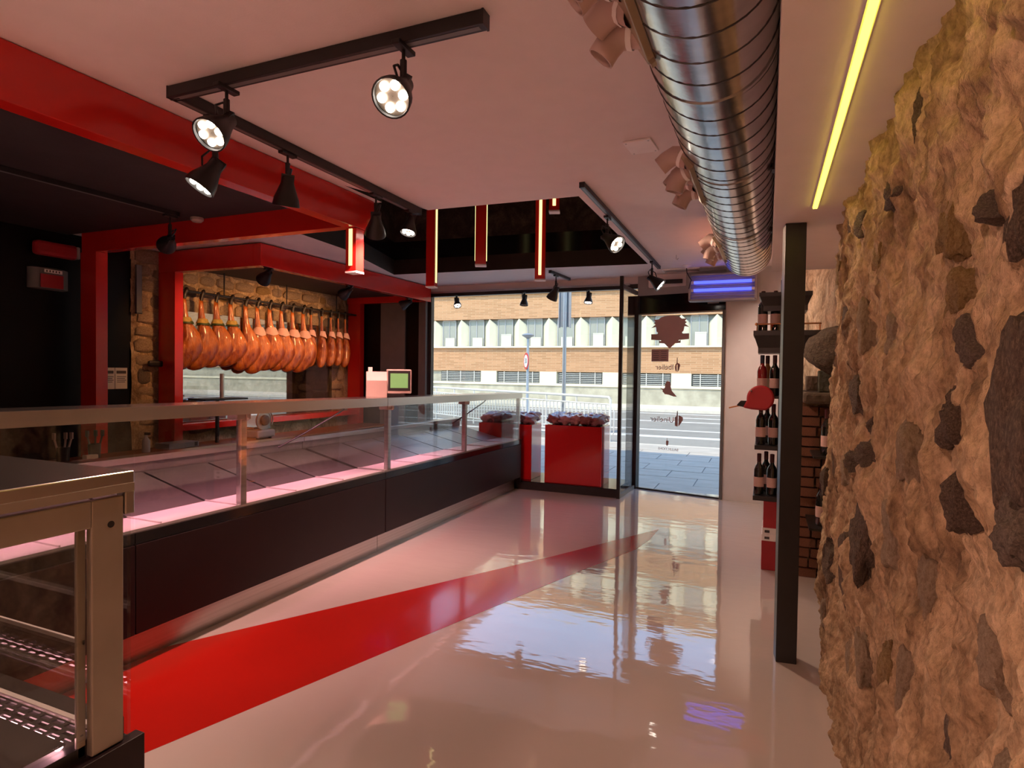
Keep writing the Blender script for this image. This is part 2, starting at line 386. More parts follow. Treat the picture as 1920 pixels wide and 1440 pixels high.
# the rough stone wall on the right
def wall_x(y, z):
    p = Vector((2.7, y * 1.5, z * 1.3))
    b = .045 * noise.fractal(p, 1, 2, 3) + .028 * noise.fractal(Vector((9.1, y * 5, z * 3.2)), .9, 2, 4)
    b += .020 * noise.fractal(Vector((4.2, y * 14, z * 7)), .7, 2, 5) + .007 * noise.noise(Vector((1, y * 52, z * 34))) + .006 * abs(noise.noise(Vector((8, y * 30, z * 14))))
    pit = noise.noise(Vector((5.5, y * 7.5, z * 5.5)))
    if pit > .28: b += (pit - .28) * .10
    b += .030 * (abs(noise.noise(Vector((6.6, y * 9, z * 6)))) - .25) 
    return .315 + .012 * (z - 1.1) + b
bm = bm_new(); g = []; Y0, Y1, NY, NZ = .55, 3.80, 430, 320
for i in range(NY + 1):
    row = []
    for k in range(NZ + 1):
        y = Y0 + (Y1 - Y0) * i / NY; z = 2.30 * k / NZ
        x = wall_x(y, z)
        e = max(0, (y - 3.66) / .14); x += .10 * e * e              # the wall end rounds off
        row.append(bm.verts.new((x, y + .02 * noise.noise(Vector((z * 9, 3, i))) * (1 if i == NY else 0), z)))
    g.append(row)
for i in range(NY):
    for k in range(NZ): bm.faces.new((g[i][k], g[i][k + 1], g[i + 1][k + 1], g[i + 1][k]))
for k in range(NZ):
    a, b = g[NY][k], g[NY][k + 1]
    c = bm.verts.new((.95, 3.86, b.co.z)); d = bm.verts.new((.95, 3.86, a.co.z)); bm.faces.new((a, b, c, d))
wr = struct('wall_right', bm, 'mortar', 'rough rubble stone wall in ochre lime mortar close on the right', 'wall', smooth=180)
wr.modifiers.new('w', 'WELD').merge_threshold = .0005
SB('wall_right_near', 'mortar', 'rubble wall continuing behind the viewer', 'wall', (.36, .95, -3.6, .56, 0, 2.28), (.52, .95, .56, 3.78, 0, 2.28))
RS = {m: [stone_mesh('stone', m, i * 5 + j, 4, .34, box_=.45) for j in range(3)] for i, m in enumerate(('stone_dark', 'stone_grey', 'stone_ochre', 'stone_tan'))}
# (y, z, half length, half height, kind, tilt)
ST = [(1.065, 1.74, .045, .085, 'stone_dark', .1), (1.285, 1.56, .045, .052, 'stone_grey', .0), (1.0, 1.455, .075, .15, 'stone_dark', .12),
      (1.33, 1.42, .060, .058, 'stone_dark', -.2), (1.215, 1.295, .035, .058, 'stone_dark', .2), (.985, 1.30, .06, .05, 'stone_grey', -.1),
      (2.10, 1.265, .060, .040, 'stone_grey', .1), (2.62, 1.43, .14, .075, 'stone_dark', .2), (2.78, .72, .17, .15, 'stone_dark', .5), (2.20, .98, .12, .15, 'stone_dark', .5),
      (1.375, .80, .055, .11, 'stone_grey', .35), (1.06, .88, .06, .07, 'stone_tan', .0), (1.42, 1.66, .055, .05, 'stone_ochre', -.1),
      (1.46, 1.80, .05, .075, 'stone_ochre', .1), (1.75, 2.14, .05, .075, 'stone_dark', .2), (1.98, 2.02, .07, .05, 'stone_grey', -.2), (2.30, 1.90, .07, .08, 'stone_ochre', .1),
      (1.62, 1.32, .08, .07, 'stone_tan', .2), (1.78, 1.10, .09, .10, 'stone_tan', -.2), (1.52, 1.06, .07, .08, 'stone_tan', .3), (1.18, 1.05, .07, .06, 'stone_tan', .1),
      (2.02, 1.62, .08, .07, 'stone_tan', .1), (2.45, 1.68, .08, .10, 'stone_tan', -.1), (3.0, 1.78, .08, .11, 'stone_grey', .1), (3.35, 1.60, .08, .07, 'stone_tan', .1),
      (3.30, 1.10, .10, .08, 'stone_tan', .1), (2.90, 1.10, .10, .07, 'stone_tan', -.2), (3.25, .62, .12, .10, 'stone_grey', .2), (2.35, .55, .12, .08, 'stone_tan', .1),
      (2.70, .35, .12, .10, 'stone_tan', -.1), (1.85, .72, .09, .08, 'stone_ochre', .2), (1.62, .82, .06, .10, 'stone_tan', .5), (3.45, 2.02, .07, .06, 'stone_ochre', .0),
      (2.75, 2.10, .09, .06, 'stone_grey', .2), (2.05, 2.20, .06, .05, 'stone_tan', 0), (3.1, 2.18, .07, .05, 'stone_dark', .1), (1.22, 1.78, .03, .03, 'stone_grey', 0), (3.52, .95, .08, .08, 'stone_dark', .2),
      (3.45, .28, .10, .08, 'stone_tan', 0), (2.46, 1.20, .05, .04, 'stone_grey', .3), (2.38, 1.33, .05, .035, 'stone_dark', -.2)]
for i, (y, z, a, b, k, t) in enumerate(ST):
    d = {'stone_tan': .034, 'stone_ochre': .034}.get(k, .042)
    inst(RS[k][i % 3], 'stone', wr, (wall_x(y, z) + .014, y, z), (t, 0, 0), (d, a, b))

# lighter zone beyond the stone wall: recessed rubble wall
bm = bm_new(); g = []; NY, NZ = 70, 70
for i in range(NY + 1):
    row = []
    for k in range(NZ + 1):
        y = 3.5 + 4.2 * i / NY; z = 2.76 * k / NZ
        row.append(bm.verts.new((.60 - .085 * max(0, y - 4.2) + .07 * noise.fractal(Vector((3.3, y * 2.6, z * 2.2)), 1, 2, 4), y, z)))
    g.append(row)
for i in range(NY):
    for k in range(NZ): bm.faces.new((g[i][k], g[i][k + 1], g[i + 1][k + 1], g[i + 1][k]))
struct('wall_right_far', bm, 'mortar', 'rubble wall set back beyond the stone pier, glowing orange', 'wall', smooth=180)
# white wall right of the door
bm = bm_new(); prism(bm, [(-.47, 7.60, 0), (1.6, 7.20, 0), (1.6, 7.9, 0), (-.47, 7.9, 0)], (0, 0, 3.9))
struct('wall_front_right', bm, 'white_paint', 'white wall right of the glass door', 'wall')
bm = bm_new(); prism(bm, [(-1.56, 7.80, 2.49), (-.47, 7.57, 2.49), (-.47, 7.9, 2.49), (-1.56, 7.9, 2.49)], (0, 0, .9))
struct('wall_door_head', bm, 'cabinet_grey', 'grey panel above the glass door', 'wall')

# ================================================================ SHOP WINDOW AND DOOR
WIN = thing('window_1', 'tall shop window looking out on the street', 'window'); WIN['kind'] = 'structure'
B('window_head', 'black_trim', WIN, (-4.68, -1.56, 7.80, 7.88, 2.585, 2.645))
B('head_rail', 'steel', WIN, (-4.62, -1.66, 7.775, 7.80, 2.63, 2.655))
B('window_jamb', 'black_trim', WIN, (-4.68, -4.62, 7.80, 7.88, .0, 2.585))
B('jamb_cover', 'grey_frame', WIN, (-4.80, -4.68, 7.74, 7.80, 0, 2.60))
B('glass_pane', 'glass', WIN, (-4.62, -1.64, 7.835, 7.845, .06, 2.585))
B('window_sill', 'black_trim', WIN, (-4.62, -1.64, 7.80, 7.88, .0, .06))
# glazed side of the display bay
BAY = thing('window_2', 'narrow glazed side screen between display cubes and door', 'window'); BAY['kind'] = 'structure'
B('mullion', 'black_trim', BAY, (-1.625, -1.585, 7.06, 7.10, .0, 2.64))
bm = bm_new(); prism(bm, [(-1.62, 7.10, .0), (-1.59, 7.10, .0), (-1.555, 7.80, .0), (-1.585, 7.80, .0)], (0, 0, .045)); obj('bottom_frame', bm, 'grey_frame', BAY)
bm = bm_new(); prism(bm, [(-1.62, 7.10, 2.50), (-1.59, 7.10, 2.50), (-1.555, 7.80, 2.50), (-1.585, 7.80, 2.50)], (0, 0, .05)); obj('top_frame', bm, 'grey_frame', BAY)
bm = bm_new(); prism(bm, [(-1.609, 7.10, .045), (-1.601, 7.10, .045), (-1.566, 7.80, .045), (-1.574, 7.80, .045)], (0, 0, 2.455)); obj('glass_pane', bm, 'glass', BAY)
# door
DA, DB = Vector((-1.53, 7.83, 0)), Vector((-.47, 7.60, 0)); du = (DB - DA).normalized(); dn = Vector((du.y, -du.x, 0)); dl = (DB - DA).length
DOOR = thing('door_1', 'glass shop door with brown vinyl crest and lettering', 'door'); DOOR['kind'] = 'structure'
def dslab(name, mat, s0, s1, z0, z1, t0, t1):
    bm = bm_new(); prism(bm, [DA + du * a + dn * b + Vector((0, 0, z0)) for a, b in ((s0, t0), (s1, t0), (s1, t1), (s0, t1))], (0, 0, z1 - z0)); return obj(name, bm, mat, DOOR)
dslab('door_post', 'black_trim', -.15, 0, 0, 2.49, -.05, .05)
dslab('glass_pane', 'glass', 0.0, dl - .02, .02, 2.245, -.006, .006)
dslab('door_rail', 'plate_metal', 0, dl - .02, 2.245, 2.262, -.012, .018)
tp = dslab('transom_panel', 'black_gloss', 0, dl, 2.262, 2.49, -.01, .012)
dslab('door_stile', 'grey_frame', dl - .03, dl, 0, 2.262, -.02, .03)
dslab('threshold', 'black_trim', 0, dl, 0, .018, -.02, .02)
cl = dslab('door_closer', 'cabinet_grey', dl - .21, dl - .08, 2.345, 2.395, .012, .03)
def decal(name, pts, label=None):          # pts in door coordinates (along, up), thin vinyl on the inner face
    bm = bm_new(); prism(bm, [DA + du * s + dn * .007 + Vector((0, 0, z)) for s, z in pts], dn * .0012)
    bm.normal_update(); bmesh.ops.triangulate(bm, faces=[f for f in bm.faces if len(f.verts) > 4], ngon_method='EAR_CLIP')
    return obj(name, bm, 'vinyl', DOOR, label=label)
def sx(px): return (px[0] - DA.x) / du.x if isinstance(px, tuple) else (px - DA.x) / du.x
cx0 = sx(-1.135)
crest = [(0, .225), (.06, .22), (.12, .205), (.15, .18), (.215, .178), (.19, .15), (.215, .135), (.19, .115), (.245, .075), (.185, .085), (.175, .03), (.155, .01), (.165, -.005), (.245, -.005), (.245, -.075), (.115, -.085), (.115, -.095), (.14, -.085), (.14, -.12), (.07, -.125), (0, -.19)]
pts = [(cx0 + a, 2.0 + b) for a, b in crest] + [(cx0 - a, 2.0 + b) for a, b in crest[-2:0:-1]]
decal('crest_decal', pts, 'brown shield shaped vinyl crest with side ribbons')
s0 = sx(-1.256); decal('notice_panel', [(s0 - .112, 1.648), (s0 + .112, 1.648), (s0 + .112, 1.803), (s0 - .112, 1.803)], 'dark opening hours panel on the glass')
for k in range(5):
    for q in (-1, 1):
        bm = bm_new(); c = DA + du * (s0 + q * .052) + dn * .009 + Vector((0, 0, 1.775 - k * .026)); obox(bm, c, du, dn, (0, 0, 1), .04 - .006 * (k % 2), .0006, .0035); obj('print_line', bm, 'grey_frame', DOOR)
def lettering(body, size, x, z, label):
    me = text_mesh('lettering', body, size); me.materials.clear(); me.materials.append(M['vinyl'])
    o = obj('lettering', me, None, DOOR, label=label)
    o.matrix_local = Matrix.Translation(DA + du * sx(x) + dn * .007 + Vector((0, 0, z))) @ Matrix((( -du.x, 0, -dn.x, 0), (-du.y, 0, -dn.y, 0), (0, 1, 0, 0), (0, 0, 0, 1)))
lettering('Ibelier', .095, -1.195, 1.575, 'brown vinyl word Ibelier reading from the street')
lettering('Uinelier', .098, -1.215, .915, 'brown vinyl word Uinelier reading from the street')
lettering('BALLECTIONS', .042, -1.13, .545, 'small pale vinyl word low on the door')
sh = sx(-1.036)
decal('ham_mark', [(sh + a, 1.60 + b) for a, b in ((-.004, .095), (.004, .095), (.006, .03), (.03, .022), (.042, .0), (.034, -.02), (.028, -.05), (.01, -.078), (.006, -.078), (.006, .01), (-.004, .01), (-.004, -.08), (-.018, -.07), (-.03, -.03), (-.022, .01), (-.006, .03))], 'vinyl ham emblem')
sv = sx(-1.0)
decal('wine_mark', [(sv + a - .02, .93 + b) for a, b in ((-.006, .10), (.004, .10), (.006, .03), (.006, -.09), (-.006, -.09), (-.03, -.085), (-.034, .02), (-.012, .04))], 'vinyl bottle emblem')
decal('glass_mark', [(sv + a, .93 + b) for a, b in ((-.006, -.09), (.018, -.06), (.05, -.01), (.05, .01), (.045, .03), (.01, .045), (-.006, .045))], 'vinyl glass emblem')
s3 = sx(-1.145)
decal('small_mark', [(s3 + a * .6, .635 + b * .6) for a, b in ((-.004, .085), (.004, .085), (.006, .03), (.036, .024), (.026, -.06), (.002, -.08), (-.022, -.06), (-.022, .02), (-.004, .03))])
bd = sx(-1.15)
decal('bird_decal', [(bd + a, 1.30 + b) for a, b in ((-.012, .105), (.02, .10), (.035, .08), (.04, .03), (.055, -.02), (.085, -.05), (.12, -.09), (.08, -.09), (.05, -.08), (.02, -.07), (-.02, -.065), (-.035, -.065), (-.055, -.04), (-.07, -.035), (-.06, -.02), (-.10, .02), (-.055, .0), (-.035, .02), (-.035, .06))], 'brown bird shaped vinyl')

# ================================================================ RED FRAMES
fa = thing('red_portal_frame', 'red lacquered frame around the dark soffit of the service side', 'frame')
B('long_beam', 'red_lacquer', fa, (-2.80, -2.70, -3.59, 3.72, 2.505, 2.737), bevel=.003)
B('cross_beam', 'red_lacquer', fa, (-5.92, -2.80, 3.63, 3.72, 2.55, 2.737), bevel=.003)
B('column', 'red_lacquer', fa, (-5.92, -5.70, 3.62, 3.73, 0, 2.55), bevel=.003)
fb = thing('red_alcove_frame', 'red lacquered frame around the alcove of hanging hams', 'frame')
B('long_beam', 'red_lacquer', fb, (-4.70, -4.60, 4.50, 7.75, 2.505, 2.725), bevel=.003)
B('near_lintel', 'red_lacquer', fb, (-6.05, -4.70, 4.50, 4.60, 2.505, 2.725), bevel=.003)
B('far_lintel', 'red_lacquer', fb, (-6.05, -4.70, 7.66, 7.75, 2.505, 2.725), bevel=.003)
B('near_column', 'red_lacquer', fb, (-6.05, -5.80, 4.50, 4.60, 0, 2.505), bevel=.003)
B('far_column', 'red_lacquer', fb, (-6.03, -5.80, 7.66, 7.76, 0, 2.505), bevel=.003)
B('sill', 'red_lacquer', fb, (-6.03, -5.84, 4.60, 7.66, .80, .87), bevel=.003)
B('alcove_lid', 'black_soffit', fb, (-6.02, -4.70, 4.60, 7.66, 2.60, 2.62))

# ================================================================ SERVING COUNTERS
def shear(root):
    for o in root.children_recursive:
        if o.type == 'MESH' and o.matrix_basis == Matrix.Identity(4):
            for v in o.data.vertices: v.co.z *= 1 - .0115 * (v.co.y - 4.6)
def counter(y0, y1, label, posts, panels, struts, end=False):
    t = thing('deli_counter', label, 'counter', group='refrigerated serving counters')
    B('kick_plate', 'steel_brushed', t, (-2.95, -2.93, y0, y1, .0, .165))
    for a, b in panels:
        B('front_panel', 'counter_black', t, (-2.93, -2.85, a + .002, b - .002, .165, .598), bevel=.002)
        B('gloss_band', 'counter_band', t, (-2.90, -2.853, a + .002, b - .002, .602, .655))
    B('carcass', 'counter_black', t, (-3.95, -2.945, y0, y1, .02, .60))
    for a, b in panels: B('front_glass', 'case_glass', t, (-2.862, -2.855, a + .003, b - .003, .645, 1.222))
    B('top_shelf', 'steel_top', t, (-3.12, -2.845, y0, y1, 1.228, 1.262), bevel=.004)
    B('shelf_lip', 'steel', t, (-2.845, -2.838, y0, y1, 1.196, 1.262))
    for y in posts:
        p = B('post', 'steel_brushed', t, (-2.915, -2.875, y - .022, y + .022, .66, 1.225), bevel=.003)
        B('clamp', 'cream_plastic', p, (-2.93, -2.850, y - .075, y + .03, 1.165, 1.222), (-2.935, -2.845, y - .012, y + .012, 1.16, 1.227), bevel=.004)
    for y in struts:
        bm = bm_new(); tube(bm, [(-3.02, y - .01, 1.205), (-3.02, y, 1.18), (-3.03, y - .04, 1.155), (-3.12, y - .30, 1.02), (-3.20, y - .50, .92)], .007); obj('gas_strut', bm, 'black_metal', t, smooth=60)
    # display bed with trays
    B('bed', 'tray_white', t, (-3.14, -2.875, y0 + .01, y1 - .01, .60, .668))
    n = max(2, round((y1 - y0) / .52)); w = (y1 - y0 - .02) / n
    for k in range(n):
        a = y0 + .01 + k * w
        bm = bm_new(); prism(bm, [(-3.14, a + .01, .668), (-3.70, a + .01, .80), (-3.70, a + .01, .78), (-3.14, a + .01, .648)], (0, w - .02, 0))
        obj('tray', bm, 'tray_grey', t)
        B('divider', 'tray_white', t, (-3.14, -2.88, a - .004, a + .004, .668, .676))
    B('back_wall', 'tray_grey', t, (-3.76, -3.72, y0, y1, .60, .86))
    B('back_rail', 'steel', t, (-3.82, -3.70, y0, y1, .86, .90), (-3.86, -3.80, y0, y1, .80, .84), bevel=.003)
    B('rear_worktop', 'steel_top', t, (-4.10, -3.84, y0, y1, .76, .80), bevel=.003)
    bm = bm_new(); cyl(bm, (-2.94, y0 + .05, 1.212), (-2.94, y1 - .06, 1.212), .011, n=8); tb = obj('lamp_tube', bm, 'led_pink_soft', t)
    la = bpy.data.lights.new('counter_lamp', 'AREA'); la.shape = 'RECTANGLE'; la.size = .02; la.size_y = y1 - y0 - .2; la.energy = 4.2 * (y1 - y0); la.color = (1, .36, .46); la.spread = R(95)
    lo = bpy.data.objects.new('counter_lamp', la); COL.objects.link(lo); lo.location = (-2.945, (y0 + y1) / 2, 1.195); lo.rotation_euler = (0, R(22), 0); lo.parent = t
    B('tube_holder', 'cream_plastic', t, (-2.965, -2.915, y0 + .02, y1 - .03, 1.216, 1.228))
    if end:
        B('end_glass', 'case_glass', t, (-3.70, -2.86, y1 - .012, y1 - .004, .66, 1.222))
        B('end_panel', 'counter_black', t, (-3.95, -2.85, y1, y1 + .02, .10, .66))
        B('end_post', 'steel_brushed', t, (-2.90, -2.86, y1 - .05, y1 - .014, .66, 1.225), bevel=.003)
    shear(t); return t
counter(.20, 4.115, 'long black serving counter nearest the viewer with pink lit trays', [2.69], [(.20, 2.0), (2.0, 4.115)], [3.80])
counter(4.12, 7.04, 'black serving counter running up to the red display cubes', [4.20, 5.58], [(4.12, 7.04)], [6.35], end=True)

# ================================================================ NEAR DISPLAY CASE
cs = thing('display_case', 'glazed display case end with khaki metal frame at the lower left', 'display case')
XE, YF = -1.385, .965
B('base_panel', 'counter_black', cs, (XE - .02, XE + .012, -.3, YF + .022, .10, .612), bevel=.002)
B('front_base', 'counter_black', cs, (-2.80, XE - .02, YF - .06, YF + .0, .10, .612), bevel=.002)
B('kick_plate', 'steel_brushed', cs, (-2.80, XE - .06, YF - .10, YF - .08, 0, .10), (XE - .10, XE - .08, -.3, YF - .10, 0, .10))
B('top_panel', 'steel_top', cs, (-2.80, XE + .004, -.3, YF + .002, 1.222, 1.252), bevel=.003)
B('top_fascia', 'grey_frame_metal', cs, (XE - .012, XE + .006, -.3, YF - .0, 1.205, 1.224))
ef = B('end_frame', 'grey_frame_metal', cs, (XE - .02, XE, YF - .095, YF - .022, .615, 1.196), (XE - .02, XE, -.3, YF - .095, 1.135, 1.196), (XE - .03, XE - .02, YF - .115, YF - .095, .615, 1.15), bevel=.003)
bm = bm_new(); cyl(bm, (XE - .001, YF - .052, 1.135), (XE + .0008, YF - .052, 1.135), .008, n=14); obj('plug', bm, 'black_metal', ef)
B('glass_clip', 'steel', cs, (XE - .03, XE + .002, YF - .02, YF + .004, 1.15, 1.205), bevel=.003)
B('front_glass', 'case_glass', cs, (-2.80, XE - .002, YF - .012, YF - .004, .615, 1.19))
B('end_glass', 'case_glass', cs, (XE - .014, XE - .008, -.3, YF - .095, .66, 1.14))
sh_ = B('glass_shelf', 'case_glass', cs, (-2.80, XE - .02, .35, .862, .872, .880))
B('shelf_edge', 'tray_white', sh_, (-2.80, XE - .02, .862, .867, .871, .881))
B('glass_rail', 'tray_white', cs, (-2.80, XE - .01, .880, .892, .668, .678))
B('rail_base', 'black_trim', cs, (-2.80, XE - .01, .893, .95, .615, .665))
B('deck', 'black_trim', cs, (-2.80, XE - .02, -.25, .87, .60, .64))
bm = bm_new()      # slotted air grille: bars around real openings
rows = [(.826, .838), (.845, .857), (.864, .876)]; edges = [.818, .826, .838, .845, .857, .864, .876, .880]
for a, b in ((.70, .826), (.838, .845), (.857, .864), (.876, .880)): box(bm, -2.80, XE - .02, a, b, .664, .668)
for r, (a, b) in enumerate(rows):
    x = XE - .045 + (.02 if r == 1 else 0)
    while x > -2.75:
        box(bm, x - .014, x, a, b, .664, .668); x -= .046
obj('air_grille', bm, 'black_trim', cs)
bm = bm_new(); cyl(bm, (-2.78, .831, .652), (XE - .05, .831, .650), .010, n=8); obj('lamp_tube', bm, 'led_pink', cs)

# ================================================================ REAR WORKTOP AND WHAT STANDS ON IT
rw = thing('rear_worktop', 'long red fronted worktop below the hanging hams', 'worktop')
B('cabinet_front', 'red_lacquer', rw, (-5.30, -5.26, .2, 7.60, .05, .64))
B('carcass', 'dark_brown', rw, (-5.69, -5.30, .2, 7.60, .05, .64))
B('worktop_board', 'wood_top', rw, (-5.69, -5.22, .2, 7.60, .64, .68), bevel=.003)

sl_ = thing('meat_slicer', 'grey meat slicer with a round blade on the rear worktop', 'slicer', (-5.46, 5.30, .68)); sl_.scale = (.85, .85, .85)
bm = bm_new(); box(bm, -.17, .17, -.16, .16, .02, .12); obj('body', bm, 'cabinet_grey', sl_, bevel=.02)
bm = bm_new(); [cyl(bm, (x, y, 0), (x, y, .02), .02, n=10) for x in (-.12, .12) for y in (-.11, .11)]; obj('foot', bm, 'black_metal', sl_)
bm = bm_new(); cyl(bm, (.10, 0, .25), (.125, 0, .25), .13, n=32); bl = obj('blade', bm, 'steel', sl_, smooth=30)
bm = bm_new(); lathe(bm, (.125, 0, .25), (1, 0, 0), [(0, .075), (.03, .07), (.045, .03)], 20); obj('blade_hub', bm, 'black_metal', bl, smooth=40)
bm = bm_new(); tube(bm, [(.14, .14 * math.cos(a), .25 + .14 * math.sin(a)) for a in [R(k * 18 - 30) for k in range(12)]], .008); obj('guard', bm, 'steel', sl_, smooth=60)
B('carriage', 'steel', sl_, (-.16, .06, -.12, .18, .13, .16), (-.16, -.14, -.12, .18, .16, .30))
ts = thing('ham_stand', 'dark tray stand with an upright post in front of the glass', 'stand', (-5.50, 4.78, .68))
B('tray', 'black_metal', ts, (-.13, .13, -.26, .30, .465, .485), bevel=.004)
bm = bm_new(); cyl(bm, (0, 0, 0), (0, 0, .465), .02); obj('pedestal', bm, 'black_metal', ts, smooth=40)
bm = bm_new(); cyl(bm, (0, .06, .485), (0, .06, .75), .022); obj('post', bm, 'steel', ts, smooth=40)
bx = thing('tool_tray', 'flat grey box lying on the rear worktop beside the slicer', 'box', (-5.50, 4.30, .68))
B('body', 'cabinet_grey', bx, (-.10, .10, -.17, .17, 0, .055), bevel=.004); B('catch', 'ink', bx, (.10, .104, .12, .15, .01, .05))
def pot(name, label, x, y, mat, stuff):
    t = thing(name, label, 'pot', (x, y, .68))
    bm = bm_new(); lathe(bm, (0, 0, 0), (0, 0, 1), [(0, .045), (.12, .05), (.125, .046), (.02, .042)], 14); obj('jar', bm, mat, t, smooth=40)
    for k, (dx, dy, m) in enumerate(stuff):
        bm = bm_new(); tube(bm, [(dx * .3, dy * .3, .02), (dx, dy, .2)], .009, 6); box(bm, dx - .018, dx + .018, dy - .006, dy + .006, .19, .245); obj('utensil', bm, m, t)
pot('utensil_pot', 'dark pot of pale wooden spoons on the rear worktop', -5.5, 3.22, 'dark_brown', [(.03, .05, 'cream_plastic'), (-.02, -.06, 'cream_plastic'), (.0, .02, 'cream_plastic')])
pot('utensil_pot', 'dark pot of black utensils beside the red column', -5.5, 3.48, 'black_metal', [(.03, .05, 'black_metal'), (-.02, -.05, 'grey_frame'), (.0, .01, 'black_metal')])
t = thing('notepad', 'pale notepad lying flat on the rear worktop', 'notepad', (-5.34, 3.30, .68)); B('pages', 'paper', t, (-.05, .05, -.08, .08, 0, .012))
t = thing('card_block', 'small cream block behind the notepad', 'block', (-5.46, 3.42, .68)); B('body', 'bottle_label_cream', t, (-.03, .03, -.05, .05, 0, .035), bevel=.003)
t = thing('spray_bottle', 'small grey spray bottle standing behind the red column', 'bottle', (-5.44, 3.92, .68))
bm = bm_new(); lathe(bm, (0, 0, 0), (0, 0, 1), [(0, .035), (.11, .035), (.14, .014), (.165, .013)], 14); obj('body', bm, 'cabinet_grey', t, smooth=40)
B('trigger', 'black_metal', t, (-.012, .05, -.01, .01, .165, .19))

# black wall fittings
for k, (y, lab) in enumerate(((3.995, 'left printed notice pinned to the black wall'), (4.125, 'right printed notice pinned to the black wall'))):
    t = thing('wall_notice', lab, 'notice', (-6.099, y, 1.365), group='notices on the black wall')
    B('sheet', 'paper', t, (0, .004, -.062, .062, -.10, .115)); B('heading', 'ink', t, (.004, .005, -.05, .05, .055, .085))
    for q in range(4): B('print_line', 'grey_frame', t, (.004, .005, -.045, .05 - .012 * (q % 2), .02 - q * .018, .028 - q * .018))
t = thing('wall_display', 'small rounded grey device with a red screen on the black wall', 'display', (-6.095, 3.44, 2.285))
bm = bm_new(); lathe(bm, (0, 0, -.10), (0, 0, 1), [(0, .10), (.01, .13), (.19, .13), (.20, .10)], 24); 
for v in bm.verts: v.co.y *= 1.3; v.co.x *= .55
obj('housing', bm, 'grey_frame', t, smooth=40)
B('screen', 'red_carton', t, (.072, .078, -.10, .09, -.085, .035)); B('name_plate', 'white_carton', t, (.072, .079, -.07, .08, .05, .08))
for q in range(5): B('letter_stroke', 'ink', t, (.079, .080, -.055 + q * .026, -.045 + q * .026, .056, .074))
t = thing('wall_box', 'rounded reddish box fixed above the small wall display', 'box', (-6.095, 3.50, 2.55))
B('housing', 'red_carton', t, (0, .10, -.20, .16, -.06, .07), bevel=.03); B('end_cap', 'cream_plastic', t, (.01, .105, .135, .165, -.055, .06), bevel=.01)
t = thing('cable_duct', 'narrow grey cable duct high on the masonry edge', 'cable duct', (-6.05, 4.265, 2.05)); B('cover', 'grey_frame', t, (0, .03, -.03, .03, 0, .50), bevel=.003); B('end_cap', 'black_metal', t, (-.001, .032, -.031, .031, -.006, .004))
t = thing('rail_bracket', 'dark metal shelf bracket on the masonry strip', 'bracket', (-6.03, 4.37, 1.53)); B('arm', 'black_metal', t, (0, .05, -.02, .16, -.035, .03), bevel=.02)

# ================================================================ HAMS
rail = thing('ham_rail', 'dark bar with hooks carrying the row of hams', 'rail')
bm = bm_new(); cyl(bm, (-5.88, 4.61, 2.33), (-5.88, 7.655, 2.33), .014, n=10); obj('bar', bm, 'black_metal', rail, smooth=40)
for y in (5.2, 6.2, 7.2):
    bm = bm_new(); tube(bm, [(-5.88, y, 2.34), (-5.88, y, 2.60)], .008, 6); obj('hanger', bm, 'black_metal', rail)
def ham_mesh(seed, wide, L, slim=1.0):
    bm = bm_new(); rr = random.Random(seed)
    prof = [(0, .022, 0), (.08, .025, 0), (.18, .030, .002), (.27, .038, .006), (.34, .052, .014), (.42, .078, .028), (.52, .108, .040), (.62, .132, .040), (.72, .146, .028), (.81, .146, .006), (.89, .128, -.018), (.95, .098, -.036), (.985, .06, -.046), (1.0, .012, -.05)]
    prev = None; n = 22
    for i, (s, r, off) in enumerate(prof):
        cur = []
        for k in range(n):
            a = 2 * math.pi * k / n; p = Vector((math.cos(a) * r * .66 * slim, math.sin(a) * r * wide + off * 1.6, -s * L))
            q = p * 5 + Vector((seed, seed * 2, 0)); d = 1 + (.10 * noise.noise(q) + .05 * noise.noise(p * 16)) * min(1, s * 3)
            cur.append(bm.verts.new((p.x * d, off * 1.6 + (p.y - off * 1.6) * d, p.z)))
        if prev: bridge(bm, prev, cur)
        else: bm.faces.new(cur)
        prev = cur
    bm.faces.new(prev[::-1])
    return mesh_of('meat', bm, 'meat', 180)
HM = [ham_mesh(s, 1.0 + .05 * (s % 3), 1.0) for s in range(4)]; HS = [ham_mesh(9 + s, .72, 1.0, .8) for s in range(2)]
bm = bm_new(); tube(bm, [(0, 0, -.02), (0, .004, .03), (0, .012, .07)], .021, 10); lathe(bm, (0, .012, .06), (0, .25, 1), [(0, .024), (.03, .028), (.07, .018), (.085, .004)], 10); HOOF = mesh_of('hoof', bm, 'hoof', 60)
bm = bm_new(); tube(bm, [(0, .03 * math.cos(a), .085 + .05 * math.sin(a)) for a in [2 * math.pi * k / 14 for k in range(15)]], .004, 6); CORD = mesh_of('cord', bm, 'black_metal', 60)
def bandm(mat, z0, z1, r0, r1, off, n=16):
    bm = bm_new(); prev = None
    for z, r in ((z0, r0), (z1, r1)):
        cur = [bm.verts.new((math.cos(2 * math.pi * k / n) * r * .78, off + math.sin(2 * math.pi * k / n) * r, z)) for k in range(n)]
        if prev: bridge(bm, prev, cur)
        prev = cur
    return mesh_of('band', bm, mat, 60)
GOLD = bandm('band_gold', -.27, -.335, .050, .072, .018); GREEN = bandm('band_green', -.325, -.36, .066, .078, .026)
bm = bm_new(); prev = None
for s, (z, r) in enumerate(((-.30, .052), (-.34, .068), (-.385, .088))):
    cur = [bm.verts.new((math.cos(R(k * 12 - 100)) * r * .8, .028 + math.sin(R(k * 12 - 100)) * r * 1.04, z - (.05 * max(0, 1 - abs(k - 8) / 8) if s == 2 else 0))) for k in range(17)]
    if prev:
        for k in range(16): bm.faces.new((prev[k], prev[k + 1], cur[k + 1], cur[k]))
    prev = cur
